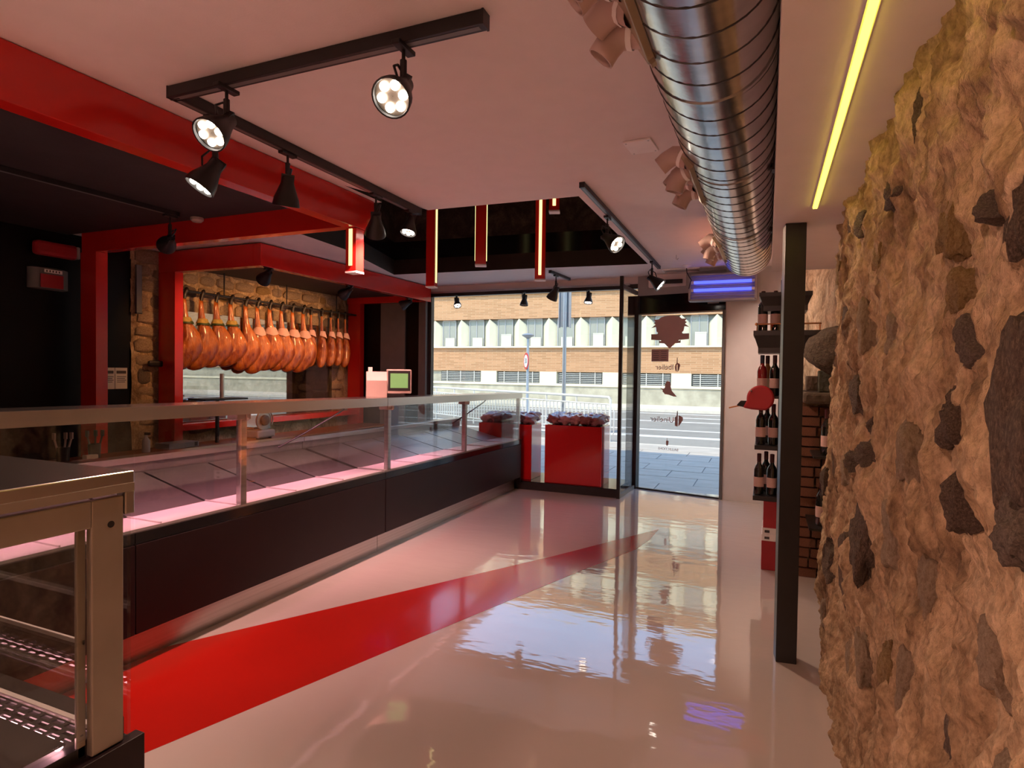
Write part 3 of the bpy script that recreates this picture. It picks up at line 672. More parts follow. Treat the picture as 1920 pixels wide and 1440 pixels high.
BIB = mesh_of('paper_bib', bm, 'bib', 60)
ham_px = [4.411, 4.614, 4.803, 4.994, 5.204, 5.377, 5.567, 5.757, 5.948, 6.138, 6.286, 6.493, 6.676, 6.832, 6.983]
order = ['first', 'second', 'third', 'fourth', 'fifth', 'sixth', 'seventh', 'eighth', 'ninth', 'tenth', 'eleventh', 'twelfth', 'thirteenth', 'fourteenth', 'last']
for i, y in enumerate(ham_px):
    y *= 1.0595; small = i in (10, 11, 12, 13, 14)
    kind = 'gold banded cured ham' if i < 4 else ('cured ham without a bib' if i == 4 else ('slim cured shoulder with a pink bib' if small else 'cured ham with a pale pink bib'))
    L = (.80, .80, .77, .76, .80, .84, .80, .80, .81, .82, .74, .75, .73, .72, .74)[i]
    t = thing('cured_ham', (f'{order[i]} from the left on the rail, {kind}' if i < 14 else 'rightmost on the rail, slim cured shoulder with a pink bib'), 'ham', (-5.88, y, 2.26), (-.35 + .1 * (i % 3)) if not small else .5, 'hams hanging on the rail')
    t.scale = (1.0, 1.0 if not small else .8, L)
    inst((HS[i % 2] if small else HM[i % 4]), 'meat', t)
    inst(HOOF, 'hoof', t); inst(CORD, 'cord', t)
    if i < 4: inst(GOLD, 'label_band', t); inst(GREEN, 'label_band', t)
    elif i != 4: inst(BIB, 'paper_bib', t)
mp_ = thing('mirror_pane', 'large reflective glass sheet on the masonry behind the hams', 'glass sheet')
B('pane', 'mirror_glass', mp_, (-6.012, -6.006, 4.62, 7.26, .88, 2.12))
bm = bm_new(); [cyl(bm, (-6.008, y, z), (-6.0, y, z), .018, n=12) for y in (4.75, 7.1) for z in (.97, 2.03)]; obj('fixing', bm, 'steel', mp_)

# weighing scale on the counter
t = thing('weighing_scale', 'beige weighing scale with green display on the counter top', 'scale', (-3.05, 4.42, 1.262))
bm = bm_new(); prism(bm, [(-.05, -.11, 0), (.05, -.11, 0), (.085, -.11, .14), (.03, -.11, .215), (-.02, -.11, .20)], (0, .20, 0)); obj('printer_body', bm, 'cream_plastic', t, bevel=.004)
B('receipt', 'paper', t, (-.01, .03, -.09, -.05, .21, .25))
hd = obj('display_housing', (lambda b: (box(b, -.035, .035, .085, .33, .03, .235), b)[1])(bm_new()), 'cream_plastic', t, bevel=.012)
B('bezel', 'black_metal', hd, (.035, .040, .10, .315, .055, .222)); B('screen', 'lcd_green', hd, (.040, .042, .122, .293, .078, .200))
t.rotation_euler = (0, 0, R(-52)); t.location = (-3.00, 4.20, 1.268); t.scale = (.85, .85, 1)

# ================================================================ TRACKS AND SPOTLIGHTS
def track(label, segs, w=.036, h=.036, z=CZ):
    t = thing('lighting_track', label, 'track', group='ceiling lighting tracks')
    for (x0, y0, x1, y1) in segs:
        d = Vector((x1 - x0, y1 - y0, 0)); L = d.length; d.normalize(); n = Vector((-d.y, d.x, 0)); c = Vector(((x0 + x1) / 2, (y0 + y1) / 2, z - h / 2 - .001))
        bm = bm_new(); obox(bm, c, d, n, (0, 0, 1), L / 2, w / 2, h / 2); s = obj('profile', bm, 'black_metal', t, bevel=.002)
        bm = bm_new(); obox(bm, c - Vector((0, 0, h / 2)), d, n, (0, 0, 1), L / 2 - .02, w * .22, .0012); obj('slot', bm, 'grey_frame', s)
        for e in (-1, 1):
            bm = bm_new(); obox(bm, c + d * e * L / 2, d, n, (0, 0, 1), .004, w * .52, h * .55); obj('end_cap', bm, 'black_trim', s)
    return t
track('black L shaped track above the serving counter', [(-2.468, 1.90, -.923, 1.90), (-2.45, 1.90, -2.49, 4.0)], .05, .05)
track('black track running towards the door beside the ceiling opening', [(-1.14, 3.82, -1.18, 7.10)], .036, .034)
track('short black track over the display cubes', [(-2.47, 6.98, -2.43, 7.62)], .036, .034)
track('black track on the dark soffit over the service side', [(-4.45, .2, -4.35, 3.40)], .036, .034, CZ - .012)

HEAD = [(-.062, .022), (-.058, .030), (-.02, .036), (.02, .050), (.06, .066), (.092, .072), (.10, .072), (.10, .066), (.088, .064)]
def sph(bm, c, r, u=10, v=6): bmesh.ops.create_uvsphere(bm, u_segments=u, v_segments=v, radius=r, matrix=Matrix.Translation(c))
bm = bm_new(); lathe(bm, (0, 0, 0), (0, 0, -1), HEAD, 24, cap=False); bm.faces.ensure_lookup_table(); HEAD_M = mesh_of('head', bm, 'black_metal', 40)
bm = bm_new(); lathe(bm, (0, 0, 0), (0, 0, -1), [(.080, .001), (.080, .066)], 24, cap=False); FACE_M = mesh_of('face', bm, 'grey_frame_metal')
bm = bm_new(); lathe(bm, (0, 0, 0), (0, 0, -1), [(.080, .017), (.088, .017), (.095, .010), (.097, .001)], 12, cap=False); LED_M = mesh_of('led', bm, 'led_warm', 60); 
bm = bm_new(); lathe(bm, (0, 0, 0), (0, 0, -1), [(.080, .019), (.088, .019), (.095, .011), (.097, .001)], 12, cap=False); LED_OFF = mesh_of('led', bm, 'grey_frame_metal', 60)
bm = bm_new(); tube(bm, [(.0, .0, .055), (.02, .03, .10), (.03, .06, .10), (.02, .07, .04), (.0, .045, .0)], .005, 6); CABLE_M = mesh_of('cable', bm, 'black_metal', 60)
LAMPC = (1, .60, .42)
def spot(label, att, stem, aim, power=40, lit=True, col=LAMPC, size=75, s=1.0, zt=CZ - .05, back=.0):
    """att: (x, y) on the track; stem: drop below the track; aim: direction the head points"""
    x, y = att; t = thing('track_spotlight', label, 'spotlight', (x, y, zt), group='black track spotlights')
    bm = bm_new(); box(bm, -.018, .018, -.055, .055, -.018, .0); ad = obj('adapter', bm, 'black_metal', t, bevel=.004)
    d = Vector(aim).normalized(); hc = Vector((0, 0, -stem - .03)) + Vector((d.x, d.y, 0)) * back
    bm = bm_new(); tube(bm, [(0, 0, -.016), (0, 0, -stem * .45)], .007, 8); tube(bm, [(0, 0, -stem * .45), (0, 0, -stem)], .013, 8); obj('stem', bm, 'black_metal', t)
    q = d.to_track_quat('-Z', 'Y').to_matrix().to_4x4(); c = hc + d * .03
    bm = bm_new(); obox(bm, hc - d * .01, d, d.orthogonal().normalized(), d.cross(d.orthogonal().normalized()), .03, .034, .012); obj('yoke', bm, 'black_metal', t)
    h = inst(HEAD_M, 'head', t); h.matrix_local = Matrix.Translation(c) @ q @ Matrix.Scale(s, 4)
    inst(FACE_M, 'face', h); inst(CABLE_M, 'cable', h)
    for k in range(6):
        inst(LED_M if lit else LED_OFF, 'led', h, (.041 * math.cos(k * math.pi / 3), .041 * math.sin(k * math.pi / 3), 0))
    if lit and power:
        spot_light('spotlight_beam', c + d * .115 * s, d, power, col, size, .7, .05, parent=t)
    return t
CL = (1, .60, .45)
spot('lit spotlight hanging alone, pointing towards the viewer', (-1.255, 1.90), .12, (.10, -.72, -.62), 70, col=CL, size=110)
spot('lit spotlight near the corner of the L shaped track', (-2.138, 1.90), .12, (.05, -.66, -.62), 70, col=CL, size=110)
spot('lit spotlight below the track corner, tilted steeply downwards', (-2.46, 2.12), .20, (-.30, -.40, -.80), 60, col=CL, size=100)
spot('dark backed spotlight in front of the red beam, aimed at the counter', (-2.465, 2.60), .13, (-.22, .15, -.90), 120, col=(1, .43, .40), size=95)
spot('dark spotlight at the end of the red beam, facing away', (-2.475, 3.43), .13, (-.35, .45, -.65), 175, col=(1, .43, .40), size=105)
spot('lit spotlight tucked under the far end of the L shaped track', (-2.485, 3.88), .035, (.0, -.30, -.90), 80, col=CL, size=100, s=.85)
spot('spotlight by the ceiling opening with its bright face turned right', (-1.165, 4.60), .13, (.66, -.34, -.50), 85, col=(1, .62, .42), size=100, zt=CZ - .036)
spot('spotlight near the door with its bright face turned right', (-1.175, 6.62), .15, (.60, -.02, -.50), 75, col=(1, .72, .58), size=120, zt=CZ - .036)
spot('dark spotlight above the display cubes', (-2.455, 7.16), .15, (-.45, .2, -.75), 8, lit=False, zt=CZ - .036)
spot('dark spotlight hanging from the dark soffit', (-4.36, 3.34), .16, (-.75, .35, -.22), 20, lit=False, zt=CZ - .047)
spot('spotlight under the red alcove beam aimed at the leftmost hams', (-4.66, 4.66), .02, (-.80, .25, -.45), 36, col=(1, .43, .15), size=90, zt=2.503)
spot('spotlight under the red alcove beam aimed at the middle hams', (-4.66, 5.94), .02, (-.80, .05, -.45), 44, col=(1, .43, .15), size=100, zt=2.503)
spot('spotlight under the red alcove beam nearest the window', (-4.66, 7.26), .02, (-.80, -.35, -.45), 36, col=(1, .43, .15), size=90, zt=2.503)
for x, lab, aim, lit in ((-4.18, 'small lit spotlight at the left end of the window head', (.30, -.35, -.70), True), (-3.12, 'small spotlight at the middle of the window head', (0, -.15, -.9), False), (-2.20, 'small spotlight right of the middle of the window head', (0, -.25, -.9), True)):
    spot(lab, (x, 7.77), .05, aim, 4 if lit else 0, lit=lit, s=.8, zt=2.60)
# unseen fill lights: a track with spotlights added behind the viewer
track('added black track carrying fill lights, unseen behind the viewer', [(-4.2, -1.6, -.5, -1.6)], .05, .05)
for k, x in enumerate((-3.6, -2.7, -1.8, -.9)):
    spot(f'spotlight {("farthest left", "second from the left", "second from the right", "farthest right")[k]} on the added fill track behind the viewer', (x, -1.6), .12, (0, .25, -.9) if k < 3 else (.55, .55, -.6), 120, col=(1, .52, .40), size=125)

# ================================================================ RED PENDANT BOXES WITH LIGHT STRIPS
def pendant(label, x, y, z0, z1, rz, faces, w=.045, mat='led_pale'):
    t = thing('pendant_light', label, 'pendant light', (x, y, z0), rz, 'red pendant boxes with light strips')
    B('box', 'red_lacquer', t, (-w, w, -w, w, .012, z1 - z0), bevel=.002); B('end_plate', 'white_carton', t, (-w - .002, w + .002, -w - .002, w + .002, 0, .012))
    for f in faces:
        a = {'f': (-.014, .014, -w - .006, -w - .0005), 'r': (w + .0005, w + .006, -.014, .014), 'l': (-w - .006, -w - .0005, -.014, .014)}[f]
        B('light_strip', mat, t, (*a, .05, z1 - z0 - .005))
pendant('red pendant box hanging below the corner of the red beam', -2.745, 3.555, 2.185, 2.50, 0, 'f')
pendant('long red pendant box in front of the window left edge', -3.14, 5.30, 2.33, 3.88, R(8), 'r')
pendant('dark red pendant box with thin strips down both sides', -2.46, 5.03, 2.465, 3.88, R(24), 'lr', .05)
pendant('red pendant box with a bright strip facing the viewer', -2.085, 5.60, 2.395, 3.88, R(16), 'f', .05)
pendant('short red pendant box high in the ceiling opening', -1.745, 5.02, 2.89, 3.88, R(16), 'f')

# ================================================================ DUCT
dx, dz, dr = -.180, 2.535, .192
du_ = thing('spiral_duct', 'galvanised spiral ventilation duct running along the ceiling', 'duct')
bm = bm_new(); n = 40; prev = None; ys = [-2.6 + k * .09 for k in range(91)]; ys = [y for y in ys if y < 5.52] + [5.54]
for y in ys:
    cur = [bm.verts.new((dx + dr * math.cos(2 * math.pi * k / n) * (1 + .004 * noise.noise(Vector((y * 3, k, 0)))), y, dz + dr * math.sin(2 * math.pi * k / n))) for k in range(n)]
    if prev: bridge(bm, prev, cur)
    prev = cur
bm.faces.new(prev)
obj('duct_pipe', bm, 'galvanised', du_, smooth=40)
bm = bm_new(); pts = []; y = -2.6
while y < 5.52:
    a = 2 * math.pi * (y / .135); pts.append((dx + dr * math.cos(a), y, dz + dr * math.sin(a))); y += .135 / 36
tube(bm, pts, .0028, 4); obj('spiral_seam', bm, 'seam', du_, smooth=60)
def dring(y, r, w):
    bm = bm_new(); lathe(bm, (dx, y, dz), (0, 1, 0), [(0, dr), (0, r), (w, r), (w, dr)], 40, cap=False); obj('joint_ring', bm, 'galvanised', du_, smooth=40)
for y in (1.98, 2.86, 4.06): dring(y, dr + .004, .018)
dring(5.50, dr + .003, .04)
# curved plastic air nozzles on saddles along the left of the duct
bm = bm_new(); prev = None; nn = 14
path = [(-.0, 0, .0), (-.05, 0, .0), (-.09, .0, -.012), (-.115, 0, -.045), (-.135, 0, -.085)]
pv = [Vector(p) for p in path]; rad = [.05, .052, .052, .05, .05]
for i, p in enumerate(pv):
    tdir = (pv[min(i + 1, 4)] - pv[max(i - 1, 0)]).normalized(); a = Vector((0, 1, 0)); b = tdir.cross(a)
    cur = ring(bm, p, a, b, rad[i], nn)
    if prev: bridge(bm, prev, cur)
    prev = cur
inner = ring(bm, pv[4], Vector((0, 1, 0)), (pv[4] - pv[3]).normalized().cross(Vector((0, 1, 0))), .044, nn); bridge(bm, prev, inner)
deep = ring(bm, pv[2], Vector((0, 1, 0)), (pv[4] - pv[2]).normalized().cross(Vector((0, 1, 0))), .04, nn); bridge(bm, inner, deep); bm.faces.new(deep)
NOZ = mesh_of('nozzle', bm, 'pvc', 40)
bm = bm_new(); lathe(bm, (-.05, 0, 0), (1, 0, 0), [(0, .054), (.012, .056), (.02, .054)], 14, cap=False); NRING = mesh_of('nozzle_collar', bm, 'white_carton', 40)
def saddle(y0, y1, spots, ang=212):
    a = R(ang); c = Vector((dx + (dr + .006) * math.cos(a), 0, dz + (dr + .006) * math.sin(a))); nrm = Vector((math.cos(a), 0, math.sin(a))); tg = Vector((-nrm.z, 0, nrm.x))
    bm = bm_new(); obox(bm, c + Vector((0, (y0 + y1) / 2, 0)), (0, 1, 0), tg, nrm, (y1 - y0) / 2, .048, .012); s = obj('saddle_plate', bm, 'plate_metal', du_, bevel=.003)
    bm = bm_new(); obox(bm, c + Vector((0, y1 - .01, 0)) + tg * .05, (0, 1, 0), tg, nrm, .012, .012, .008); obj('clip', bm, 'steel', s)
    for k, (y, tw) in enumerate(spots):
        o = inst(NOZ, 'nozzle', s, (c.x + .012, y, c.z + .012), (0, R(tw), R(random.uniform(-22, 22))), (.8, .85, .85)); inst(NRING, 'nozzle_collar', o)
saddle(.95, 1.76, [(1.18, -30), (1.32, 5), (1.46, 22), (1.58, 34), (1.69, 10)])
saddle(2.72, 3.30, [(2.76, 28), (2.88, -12), (3.0, 14), (3.12, 30), (3.24, 0)])
saddle(4.50, 5.05, [(4.55, 28), (4.67, -12), (4.79, 14), (4.91, 30), (5.01, 0)])
for y in (1.2, 3.05, 4.35):
    bm = bm_new(); box(bm, .0, .011, y - .03, y + .03, 2.44, 2.47); cyl(bm, (-.012, y, 2.455), (.011, y, 2.455), .008, n=8); obj('wall_fixing', bm, 'seam', du_)

# yellow strip let into the soffit
t = thing('strip_light', 'long yellow strip light let into the soffit above the stone wall', 'strip light')
B('channel', 'white_paint', t, (.173, .199, -1.2, 3.12, 2.272, 2.2795)); B('diffuser', 'led_yellow', t, (.177, .195, -1.19, 3.11, 2.266, 2.272))

# small fittings on the ceiling
t = thing('ceiling_hatch', 'small square white cover plate on the ceiling', 'cover plate', (-.66, 3.315, CZ)); t.rotation_euler = (0, 0, R(-4))
B('plate', 'white_carton', t, (-.075, .075, -.095, .095, -.012, -.001), bevel=.003); bm = bm_new(); [cyl(bm, (x, y, -.014), (x, y, -.011), .005, n=8) for x in (-.06, .06) for y in (-.08, .08)]; obj('screw', bm, 'steel', t)
t = thing('ceiling_hook', 'white ceiling rose with a dark cable dangling near the door', 'ceiling rose', (-.88, 7.17, CZ))
bm = bm_new(); lathe(bm, (0, 0, -.001), (0, 0, -1), [(0, .055), (.006, .055), (.014, .03), (.03, .014)], 18); obj('rose', bm, 'white_carton', t, smooth=40)
bm = bm_new(); tube(bm, [(0, 0, -.03), (.005, 0, -.08), (.03, 0, -.13), (.055, 0, -.17), (.04, 0, -.22), (.03, 0, -.27)], .006, 6); obj('cable', bm, 'black_metal', t)
t = thing('ceiling_grille', 'recessed white ceiling air grille beside the blue lamp', 'grille', (-.97, 7.42, CZ))
B('frame', 'white_carton', t, (-.22, .22, -.10, .10, -.014, -.001), bevel=.003)
for k in range(5): B('slat', 'cabinet_grey', t, (-.20, .20, -.08 + k * .035, -.066 + k * .035, -.018, -.013))
t = thing('slot_vent', 'narrow black slot vent above the door', 'vent', (-1.10, 7.66, 2.64)); B('slot', 'black_metal', t, (-.115, .115, -.01, .01, -.028, .022)); B('back_box', 'ceiling_paint', t, (-.30, .30, .01, .10, -.06, .095))
t = thing('ceiling_eyelet', 'tiny steel hook screwed into the ceiling', 'hook', (-.905, 6.5, CZ)); bm = bm_new(); tube(bm, [(0, 0, -.001), (0, 0, -.04), (.012, 0, -.05), (.022, 0, -.035)], .004, 6); obj('hook', bm, 'steel', t)
t = thing('smoke_detector', 'small round detector on the dark soffit', 'detector', (-4.35, 3.575, CZ - .013)); bm = bm_new(); lathe(bm, (0, 0, 0), (0, 0, -1), [(0, .05), (.02, .05), (.035, .035)], 18); obj('body', bm, 'cream_plastic', t, smooth=40)

# insect trap with two blue tubes
t = thing('insect_trap', 'wall mounted insect trap with two glowing blue tubes', 'insect trap', (-.50, 7.36, 2.36))
B('housing', 'louvre', t, (-.36, .36, .04, .14, 0, .29)); B('top_plate', 'louvre', t, (-.36, .36, -.03, .14, .28, .30)); B('tray', 'louvre', t, (-.36, .36, -.03, .14, -.012, .008))
for s in (-1, 1): B('side_plate', 'louvre', t, (s * .36 - .012, s * .36 + .012, -.03, .14, -.01, .30))
for k, z in enumerate((.115, .205)):
    bm = bm_new(); cyl(bm, (-.315, .0, z), (.315, .0, z), .017, n=12); o = obj('tube', bm, 'led_blue', t, smooth=40)
    for s in (-1, 1):
        bm = bm_new(); cyl(bm, (s * .315, 0, z), (s * .348, 0, z), .019, n=12); obj('tube_cap', bm, 'white_carton', o, smooth=40)
for z in (.04, .07, .16, .25): B('louvre', 'louvre', t, (-.348, .348, -.02, -.008, z - .004, z + .004))

# ================================================================ STEEL POST
t = thing('steel_post', 'dark square steel post from floor to soffit before the stone wall', 'post', (.115, 3.47, 0)); t.rotation_euler = (0, 0, R(6))
B('shaft', 'black_trim', t, (-.050, .050, -.050, .050, .0, 2.279), bevel=.003)

# ================================================================ WINE RACK
rk = thing('wine_rack', 'black wine rack with tiered shelves beside the brick pier', 'rack')
B('upright', 'black_trim', rk, (.085, .125, 5.00, 5.04, 0, 2.26), bevel=.002); B('upright', 'black_trim', rk, (.085, .125, 5.30, 5.34, 0, 2.26), bevel=.002)
B('side_panel', 'black_trim', rk, (.135, .20, 4.99, 5.36, 0, 1.66), bevel=.002)
B('shelf', 'black_trim', rk, (-.08, .135, 4.97, 5.36, .925, .957), bevel=.002); B('shelf', 'black_trim', rk, (-.085, .135, 4.97, 5.36, .535, .570), bevel=.002); B('shelf', 'black_trim', rk, (-.07, .135, 5.04, 5.36, 1.315, 1.335))
def crown(z0, z1, x0, x1, y0, y1, ins):
    bm = bm_new(); zt = z1 - (z1 - z0) * .22
    box(bm, x0, x1, y0, y1, zt, z1)
    a = [bm.verts.new(p) for p in ((x0 + .004, y0 + .004, zt), (x1 - .004, y0 + .004, zt), (x1 - .004, y1, zt), (x0 + .004, y1, zt))]; b = [bm.verts.new(p) for p in ((x0 + ins, y0 + ins, z0 + .04), (x1 - ins, y0 + ins, z0 + .04), (x1 - ins, y1, z0 + .04), (x0 + ins, y1, z0 + .04))]
    bridge(bm, a, b); box(bm, x0 + ins, x1 - ins, y0 + ins, y1, z0, z0 + .04); return obj('crown_shelf', bm, 'black_trim', rk)
crown(1.665, 1.835, -.105, .364, 4.97, 5.34, .035)
crown(1.99, 2.13, -.07, .30, 5.02, 5.34, .03)
bm = bm_new(); tube(bm, [(-.085, 4.99, 1.885), (.36, 4.99, 1.885)], .006, 8); [tube(bm, [(x, 4.99, 1.835), (x, 4.99, 1.885)], .005, 6) for x in (-.08, .02, .12, .35)]; sph(bm, (-.085, 4.99, 1.885), .012); obj('guard_rail', bm, 'copper', rk, smooth=60)
B('shelf', 'black_trim', rk, (.30, .50, 4.55, 4.98, .935, .95)); B('shelf', 'black_trim', rk, (.28, .50, 4.50, 4.98, .455, .47))
PROF = [(0, .030), (.004, .036), (.19, .0365), (.215, .030), (.235, .017), (.25, .0145), (.30, .0145), (.305, .0155), (.315, .015)]
def bottle_set(gm, cm, lm):
    bm = bm_new(); lathe(bm, (0, 0, 0), (0, 0, 1), PROF, 18); g = mesh_of('glass', bm, gm, 40)
    bm = bm_new(); lathe(bm, (0, 0, .252), (0, 0, 1), [(0, .0158), (.062, .0162), (.065, .010)], 14); c = mesh_of('capsule', bm, cm, 40)
    bm = bm_new(); lathe(bm, (0, 0, .06), (0, 0, 1), [(0, .0371), (.075, .0374)], 18, cap=False); l = mesh_of('label', bm, lm, 40)
    return g, c, l
BS = {'dark': bottle_set('bottle_glass', 'capsule', 'bottle_label'), 'blue': bottle_set('bottle_red', 'capsule_blue', 'bottle_label'), 'amber': bottle_set('bottle_amber', 'capsule', 'bottle_label_cream')}
def bottle(label, x, y, z, kind='dark'):
    t = thing('wine_bottle', label, 'bottle', (x, y, z), 0, 'wine bottles on the rack')
    for m, n_ in zip(BS[kind], ('glass', 'capsule', 'label')): inst(m, n_, t)
bottle('dark wine bottle on the crown shelf, nearer the door', -.042, 5.12, 1.836); bottle('dark wine bottle on the crown shelf, beside the post', .048, 5.12, 1.836)
bottle('red glass bottle with blue cap above the red ornament', -.038, 5.12, 1.336, 'blue'); bottle('pale labelled bottle at the back above the red ornament', .0, 5.24, 1.336, 'amber'); bottle('dark bottle beside the upright above the red ornament', .052, 5.12, 1.336)
bottle('dark bottle below the red ornament, nearer the door', -.040, 5.06, .958); bottle('dark bottle below the red ornament, beside the upright', .050, 5.06, .958); bottle('dark bottle at the back of the shelf below the red ornament', .005, 5.22, .958)
bottle('dark bottle on the lowest shelf, nearer the door', -.045, 5.06, .571); bottle('dark bottle on the lowest shelf, beside the upright', .048, 5.06, .571); bottle('dark bottle at the back of the lowest shelf', .005, 5.22, .571)
bottle('bottle glowing orange on the upper shelf by the brick pier', .385, 4.66, .951); bottle('bottle behind on the upper shelf by the brick pier', .43, 4.80, .951)
bottle('bottle on the lower shelf by the brick pier', .36, 4.62, .471); bottle('bottle farther right on the lower shelf by the brick pier', .42, 4.70, .471)
t = thing('red_ornament', 'round red ornament with a dark pointed snout on the wine rack', 'ornament', (-.045, 4.94, 1.32))
bm = bm_new()
outl = [(.098 * math.cos(R(a)), .098 * math.sin(R(a))) for a in range(-70, 181, 10)] + [(-.098, -.02), (-.115, -.055), (-.125, -.075), (-.06, -.088)]
prism(bm, [(x, 0, z) for x, z in outl], (0, .055, 0)); obj('hood', bm, 'red_carton', t, bevel=.014)
bm = bm_new(); prism(bm, [(-.095, .01, -.022), (-.14, .01, -.022), (-.165, .01, -.052), (-.168, .01, -.062), (-.11, .01, -.074)], (0, .035, 0)); obj('snout', bm, 'black_gloss', t, bevel=.005)
bm = bm_new(); tube(bm, [(-.15, .03, -.062), (-.19, .03, -.072), (-.225, .03, -.082)], .006, 6); obj('spike', bm, 'copper', t)
bm = bm_new(); sph(bm, (-.066, -.006, .055), .008); cyl(bm, (.0, .05, 0), (.06, .12, 0), .012, n=8); obj('fastening', bm, 'steel', t)
for k, (z, lab) in enumerate(((.0, 'lower red carton standing on the floor under the rack'), (.275, 'upper red carton stacked under the rack'))):
    t = thing('red_carton', lab, 'carton', (.035, 5.13, z), group='red cartons under the rack')
    B('body', 'red_carton', t, (-.05, .05, -.13, .13, .001, .225) if k == 0 else (-.042, .05, -.13, .13, .05, .255), bevel=.002)
    B('band', 'white_carton', t, (-.05, .05, -.131, .131, .226, .274) if k == 0 else (-.046, .05, -.131, .131, .0005, .05))
    B('mark', 'ink', t, (-.03, .005, -.133, -.131, .24, .258) if k == 0 else (-.03, .005, -.133, -.131, .014, .034))
# brick pier, boulder and carved block behind the rack
pier = thing('brick_pier', 'rounded brick pier between the rack and the stone wall', 'pier')
bm = bm_new(); box(bm, .245, .56, 5.02, 5.42, 0, 1.30); obj('core', bm, 'mortar', pier)
B('capstone', 'rock', pier, (.235, .60, 4.70, 5.42, 1.30, 1.379), bevel=.02)
bm = bm_new(); box(bm, -1, 1, -1, 1, -1, 1); bmesh.ops.subdivide_edges(bm, edges=bm.edges, cuts=2, use_grid_fill=True)
for v in bm.verts: v.co *= 1 + .05 * noise.noise(v.co * 2)
BR = mesh_of('brick', bm, 'brick_red', 60); rr = random.Random(5)
z = .0
while z < 1.26:
    off = rr.uniform(0, .10); x = .225 - off * .5
    while x < .55:
        l = rr.uniform(.12, .19); x1 = min(x + l, .57); x0 = max(x, .225)
        if x1 - x0 > .03: inst(BR, 'brick', pier, ((x0 + x1) / 2, 5.01 + rr.uniform(-.006, .006), z + .034), (0, 0, rr.uniform(-.03, .03)), ((x1 - x0) / 2 - .006, .06, .031))
        x = x1
    z += .075
t = thing('boulder', 'rounded grey boulder set on top of the brick pier', 'boulder', (.42, 4.79, 1.68))
o = inst(stone_mesh('rock', 'rock', 77, 3, .25, box_=.2), 'rock', t, (0, 0, 0), (0, R(-15), 0), (.17, .15, .16))
t = thing('carved_block', 'small greenish carved stone block below the boulder', 'stone block', (.385, 4.80, 1.38))
B('block', 'greenstone', t, (-.055, .055, -.05, .05, 0, .155), bevel=.01); bm = bm_new(); cyl(bm, (0, -.056, .085), (0, -.048, .085), .018, n=12); obj('knob', bm, 'greenstone', t); B('slab', 'rock', t, (-.13, -.05, -.03, .06, .01, .115), bevel=.008)
# orange floor uplight in the niche behind the end of the stone wall
t = thing('niche_uplight', 'small orange uplight on the floor behind the brick pier', 'uplight', (.30, 5.75, 0))
bm = bm_new(); lathe(bm, (0, 0, 0), (0, 0, 1), [(0, .045), (.05, .05), (.06, .05), (.055, .042)], 18, cap=False); obj('housing', bm, 'black_metal', t, smooth=40)
bm = bm_new(); lathe(bm, (0, 0, .05), (0, 0, 1), [(0, .042), (.003, .001)], 18); obj('lens', bm, 'led_red', t)
spot_light('uplight_beam', (0, 0, .07), (.12, .02, 1), 110, (1, .25, .07), 65, .6, .03, parent=t)

# ================================================================ DISPLAY CUBES
t = thing('display_platform', 'low black platform under the red display cubes', 'platform')
B('plinth', 'black_trim', t, (-4.55, -1.63, 7.10, 7.79, .0, .10), bevel=.003); B('top_board', 'black_gloss', t, (-4.55, -1.63, 7.09, 7.79, .10, .108))
def cube(label, x0, x1, y0, y1, z1):
    t = thing('display_cube', label, 'display cube', ((x0 + x1) / 2, (y0 + y1) / 2, .1085), group='red lacquered display cubes'); hx, hy = (x1 - x0) / 2, (y1 - y0) / 2
    B('body', 'red_cube', t, (-hx, hx, -hy, hy, 0, z1 - .1085), bevel=.004); B('top_liner', 'black_gloss', t, (-hx + .02, hx - .02, -hy + .02, hy - .02, z1 - .1085, z1 - .106))
cube('large red lacquered cube nearest the door, topped with wrapped meat', -2.56, -1.83, 7.13, 7.53, .835)
cube('red lacquered cube half hidden behind the counter end', -3.52, -2.765, 7.20, 7.56, .815)
bags = []
for s in range(4):
    bm = bm_new(); bmesh.ops.create_icosphere(bm, subdivisions=3, radius=1)
    for v in bm.verts:
        p = v.co; m = max(abs(p.x), abs(p.y)); q = Vector((p.x / max(m, .6), p.y / max(m, .6), p.z)); p = p.lerp(q, .55)
        p *= 1 + .42 * noise.fractal(p * 2.2 + Vector((s * 5, 0, 0)), 1, 2, 4); v.co = p
    bags.append(mesh_of('wrap', bm, 'bag' if s % 2 else 'bag_pink', 180))
bm = bm_new(); box(bm, -.35, .35, -.3, .3, .98, 1.03); TAGM = mesh_of('sticker', bm, 'white_carton')
pos = ['leftmost in front', 'second from left in front', 'middle one in front', 'fourth from left in front', 'rightmost in front', 'leftmost behind', 'second from left behind', 'middle one behind', 'fourth from left behind', 'rightmost behind']
def pile(cx, cy, z, wx, wy, where, nx, rnd, tall):
    for k in range(nx * 2):
        i, j = k % nx, k // nx
        t = thing('meat_pack', f'vacuum packed meat, {pos[i + (5 if j else 0)]}, on {where}', 'meat pack', (cx - wx + 2 * wx * (i + .5) / nx, cy - wy * .5 + j * wy, z + tall * (.75 if j == 0 else .95)), rnd.uniform(-.6, .6), 'vacuum packed meat on the cubes')
        t.rotation_euler = (rnd.uniform(-.25, .25), rnd.uniform(-.3, .3), rnd.uniform(-.6, .6)); t.scale = (wx / nx * 1.25, wy * .62, tall * .8)
        inst(bags[rnd.randrange(4)], 'wrap', t)
        if k % 3 == 0: inst(TAGM, 'sticker', t, (0, 0, .02), None, (.6, .6, 1))
rnd = random.Random(11)
pile(-2.195, 7.33, .837, .34, .17, 'the cube nearest the door', 5, rnd, .082)
pile(-3.14, 7.38, .817, .35, .16, 'the half hidden cube', 5, rnd, .082)

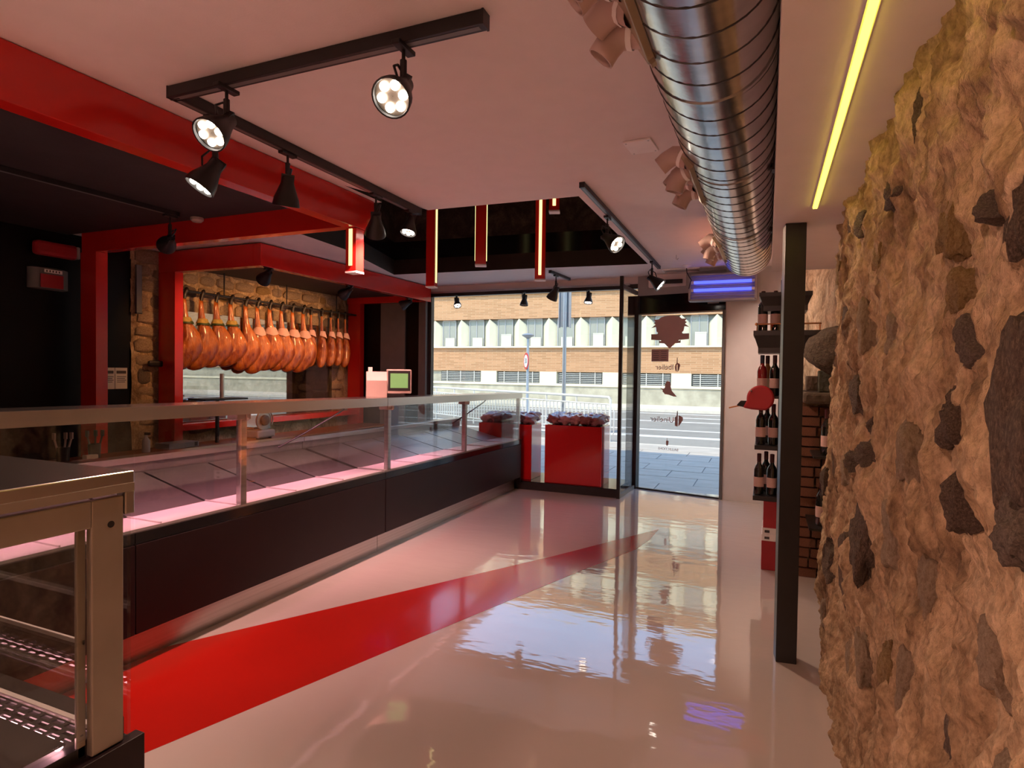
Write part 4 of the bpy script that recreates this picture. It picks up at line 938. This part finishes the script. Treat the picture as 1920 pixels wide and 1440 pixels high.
# ================================================================ THE STREET
GZ = -.03
SB('pavement_bed', 'pave_joint', 'bed of the near pavement', 'pavement', (-40, 25, 7.86, 13.0, GZ - .3, GZ - .006))
pv_ = thing('paving', 'grey rectangular paving slabs outside the door', 'paving'); pv_['kind'] = 'structure'
bm = bm_new(); box(bm, -.5, .5, -.5, .5, -.06, 0); SLAB = mesh_of('slab', bm, 'pavement'); rr = random.Random(2)
y = 7.88; r = 0
while y < 11.9:
    x = -5.4 + (.45 if r % 2 else 0)
    while x < .6:
        inst(SLAB, 'slab', pv_, (x, y + .30, GZ + rr.uniform(-.002, .002)), (0, 0, 0), (.885, .585, 1)); x += .9
    y += .6; r += 1
bm = bm_new(); box(bm, -40, -5.86, 7.88, 13.0, GZ - .06, GZ); box(bm, 1.0, 25, 7.88, 13.0, GZ - .06, GZ); box(bm, -5.86, 1.0, 12.10, 13.0, GZ - .06, GZ); obj('far_paving', bm, 'pavement', pv_)
SB('kerb', 'kerb', 'pale kerb of the near pavement', 'kerb', (-40, 25, 13.0, 13.22, GZ - .3, GZ - .01))
SB('gutter', 'gutter', 'grey parking lane between kerb and road', 'road', (-60, 40, 13.22, 15.6, GZ - .3, GZ - .08))
SB('road', 'asphalt', 'sunlit grey road with white lines', 'road', (-60, 40, 15.6, 25.4, GZ - .3, GZ - .08))
rd = thing('road_marking', 'white lines painted along the road', 'road marking'); rd['kind'] = 'structure'
for a, b in ((15.35, 15.75), (17.3, 17.5), (20.4, 20.62), (24.3, 24.5)): B('line', 'road_white', rd, (-50, 30, a, b, GZ - .081, GZ - .075))
for k in range(6): B('dash', 'road_white', rd, (-30 + k * 9, -27 + k * 9, 22.3, 22.5, GZ - .081, GZ - .075))
SB('far_pavement', 'kerb', 'pale pavement across the road', 'pavement', (-60, 40, 25.4, 28.5, GZ - .3, GZ + .04))
SB('ground', 'asphalt', 'ground under the street', 'ground', (-120, 120, -20, 120, -.6, -.36))

# building across the street
bl = thing('brick_building', 'long brick building with cream triangular fins across the street', 'building')
FY = 28.6
B('stone_base', 'concrete_base', bl, (-48, 30, FY - .10, FY + 6, -.1, .80)); B('base_ledge', 'concrete_cream', bl, (-48, 30, FY - .16, FY, .80, .92))
FX = [-18.34, -16.72, -15.097, -13.432, -11.773, -10.153, -8.49, -6.922, -5.294, -3.70, -2.127, -.5, 1.1]
bm = bm_new(); fv = [bm.verts.new(p) for p in ((-.40, 0, 0), (0, -.30, 0), (.40, 0, 0), (-.40, 0, 1.05), (0, -.30, 1.42), (.40, 0, 1.05))]
for f in ((0, 1, 4, 3), (1, 2, 5, 4), (3, 4, 5), (0, 2, 1), (0, 3, 5, 2)): bm.faces.new([fv[i] for i in f])
FIN = mesh_of('fin', bm, 'concrete_cream')
bm = bm_new(); box(bm, -.46, .46, 0, .05, 0, .72); box(bm, -.46, .46, -.02, .0, .70, .74); SHUT = mesh_of('shutter', bm, 'shutter')
bm = bm_new(); box(bm, -.5, .5, .12, .2, 0, 1.42); WINM = mesh_of('window', bm, 'win_grey')
bm = bm_new(); [box(bm, x - .02, x + .02, .09, .12, 0, 1.42) for x in (-.48, .0, .48)]; box(bm, -.5, .5, .09, .12, 1.36, 1.42); WFR = mesh_of('window_frame', bm, 'cabinet_grey')
z = 0.0; floors = [(1.50, 2.70)] + [(4.20 + k * 2.75, 5.45 + k * 2.75) for k in range(2)]
for k, (a, b) in enumerate(floors):
    top = b; B('brick_band', 'far_brick', bl, (-48, 30, FY, FY + 6, a, top)); B('sill', 'concrete_cream', bl, (-48, 30, FY - .14, FY + .1, top, top + .08))
    z0 = top + .08; B('window_wall', 'win_grey', bl, (-48, 30, FY + .30, FY + 6, z0 - .08, z0 + 1.46))
    xs = FX if k == 0 else FX
    for i, x in enumerate(xs):
        inst(FIN, 'fin', bl, (x, FY + .30, z0), None, (1, 1, 1))
        if i < len(xs) - 1:
            m = (x + xs[i + 1]) / 2; wdt = (xs[i + 1] - x) - .80
            w_ = inst(WINM, 'window', bl, (m, FY + .08, z0), None, (wdt, 1, 1)); 
            if k == 0:
                s_ = inst(WFR, 'window_frame', w_); inst(SHUT, 'shutter', w_, (.1, .03, .0), None, (.72, 1, .62 if i % 3 else .85))
B('parapet', 'far_brick', bl, (-48, 30, FY, FY + 6, 4.20 + 2 * 2.75, 10.3)); B('cornice', 'concrete_cream', bl, (-48, 30, FY - .2, FY + 6, 10.3, 10.45))
# basement vents, each with its slats
bm = bm_new(); box(bm, -1, 1, -.02, .02, -.013, .013); SLT = mesh_of('slat', bm, 'slat')
B('vent_zone', 'concrete_base', bl, (-48, 30, FY + .12, FY + 6, .92, 1.50))
for a, b in ((-16.33, -13.89), (-12.96, -10.60), (-9.63, -7.35), (-6.4, -4.1), (-3.19, -.9), (.1, 2.4)):
    vb = B('vent', 'vent_dark', bl, (a, b, FY + .09, FY + .12, .92, 1.46))
    B('pier', 'concrete_cream', bl, (b, b + .9, FY - .02, FY + .12, .92, 1.50))
    for q in range(6): inst(SLT, 'slat', vb, ((a + b) / 2, FY + .06, .97 + q * .088), None, ((b - a) / 2 - .06, 1, 1))
    for q in range(3): B('upright', 'slat', vb, (a + (b - a) * (q + .5) / 3 - .02, a + (b - a) * (q + .5) / 3 + .02, FY + .01, FY + .05, .92, 1.48))

# lamp post with speed sign
t = thing('street_lamp', 'slim street lamp with a globe and a round speed sign', 'street lamp', (-7.95, 20.2, GZ - .08))
bm = bm_new(); lathe(bm, (0, 0, 0), (0, 0, 1), [(0, .10), (.1, .09), (.2, .055), (2.8, .045)], 12); obj('pole', bm, 'galv_post', t, smooth=40)
bm = bm_new(); lathe(bm, (0, 0, 2.78), (0, 0, 1), [(0, .05), (.04, .10), (.10, .21), (.14, .23), (.18, .16), (.20, .04)], 18); obj('lamp_head', bm, 'galv_post', t, smooth=50)
bm = bm_new(); cyl(bm, (0, -.07, 1.98), (0, -.05, 1.98), .30, n=28); sg = obj('sign_ring', bm, 'sign_red', t)
bm = bm_new(); cyl(bm, (0, -.075, 1.98), (0, -.069, 1.98), .225, n=28); obj('sign_face', bm, 'white_rail', sg)
me = text_mesh('sign_number', '30', .26); me.materials.clear(); me.materials.append(M['ink']); o = obj('sign_number', me, None, sg); o.location = (0, -.078, 1.98); o.rotation_euler = (R(90), 0, 0)
sg.rotation_euler = (0, 0, R(-52))
# tall post with the back of a sign
t = thing('sign_post', 'tall galvanised post carrying a grey sign seen from behind', 'sign post', (-4.62, 14.2, GZ - .08))
bm = bm_new(); cyl(bm, (0, 0, 0), (0, 0, 3.9), .048, n=12); obj('pole', bm, 'galv_post', t, smooth=40)
B('sign_back', 'galv_post', t, (-.16, .12, .05, .075, 2.72, 3.75), bevel=.01); B('sign_flange', 'cabinet_grey', t, (-.17, -.15, .0, .09, 2.70, 3.76), (.11, .13, .0, .09, 2.70, 3.76))
# white railing running off to the left
t = thing('street_railing', 'white metal railing slanting away along the pavement', 'railing')
A0, A1 = Vector((-3.19, 13.12, GZ)), Vector((-12.5, 18.4, GZ)); dr_ = (A1 - A0); LL = dr_.length; dr_.normalize(); up = Vector((0, 0, 1))
bm = bm_new(); tube(bm, [A0 + up * .30, A0 + up * .93, A0 + up * .98 + dr_ * .05, A0 + up * .98 + dr_ * .3, A1 + up * .98], .030, 8); obj('top_rail', bm, 'white_rail', t, smooth=60)
bm = bm_new(); tube(bm, [A0 + up * .82, A1 + up * .82], .018, 6); obj('mid_rail', bm, 'white_rail', t)
bm = bm_new(); tube(bm, [A0 + up * .14, A1 + up * .14], .018, 6); obj('bottom_rail', bm, 'white_rail', t)
bm = bm_new(); tube(bm, [A0 - dr_ * .09 + up * .72, A0 - dr_ * .12 + up * .66, A0 - dr_ * .12 + up * .20, A0 - dr_ * .07 + up * .14], .014, 6); obj('end_loop', bm, 'white_rail', t, smooth=60)
bm = bm_new(); cyl(bm, (0, 0, .14), (0, 0, .82), .016, n=6); PK = mesh_of('baluster', bm, 'white_rail'); bm = bm_new(); cyl(bm, (0, 0, -.02), (0, 0, .98), .022, n=8); PST = mesh_of('post', bm, 'white_rail')
k = 0; s = 0
while s < LL:
    p = A0 + dr_ * s; inst(PST if k % 8 == 0 else PK, 'post' if k % 8 == 0 else 'baluster', t, p); s += .135; k += 1

# the shop's own building, whose upper storey shades the pavement
sb = thing('shop_building', 'upper storey and flanks of the building that holds the shop', 'building')
B('upper_storey', 'facade', sb, (-30, 22, -6, 7.9, 4.0, 5.9)); B('flank', 'facade', sb, (-30, -6.42, -6, 7.9, -.3, 4.0)); B('flank', 'facade', sb, (1.82, 22, -6, 7.9, -.3, 4.0)); B('rear_block', 'facade', sb, (-6.42, 1.82, -6, -3.82, -.3, 4.0))
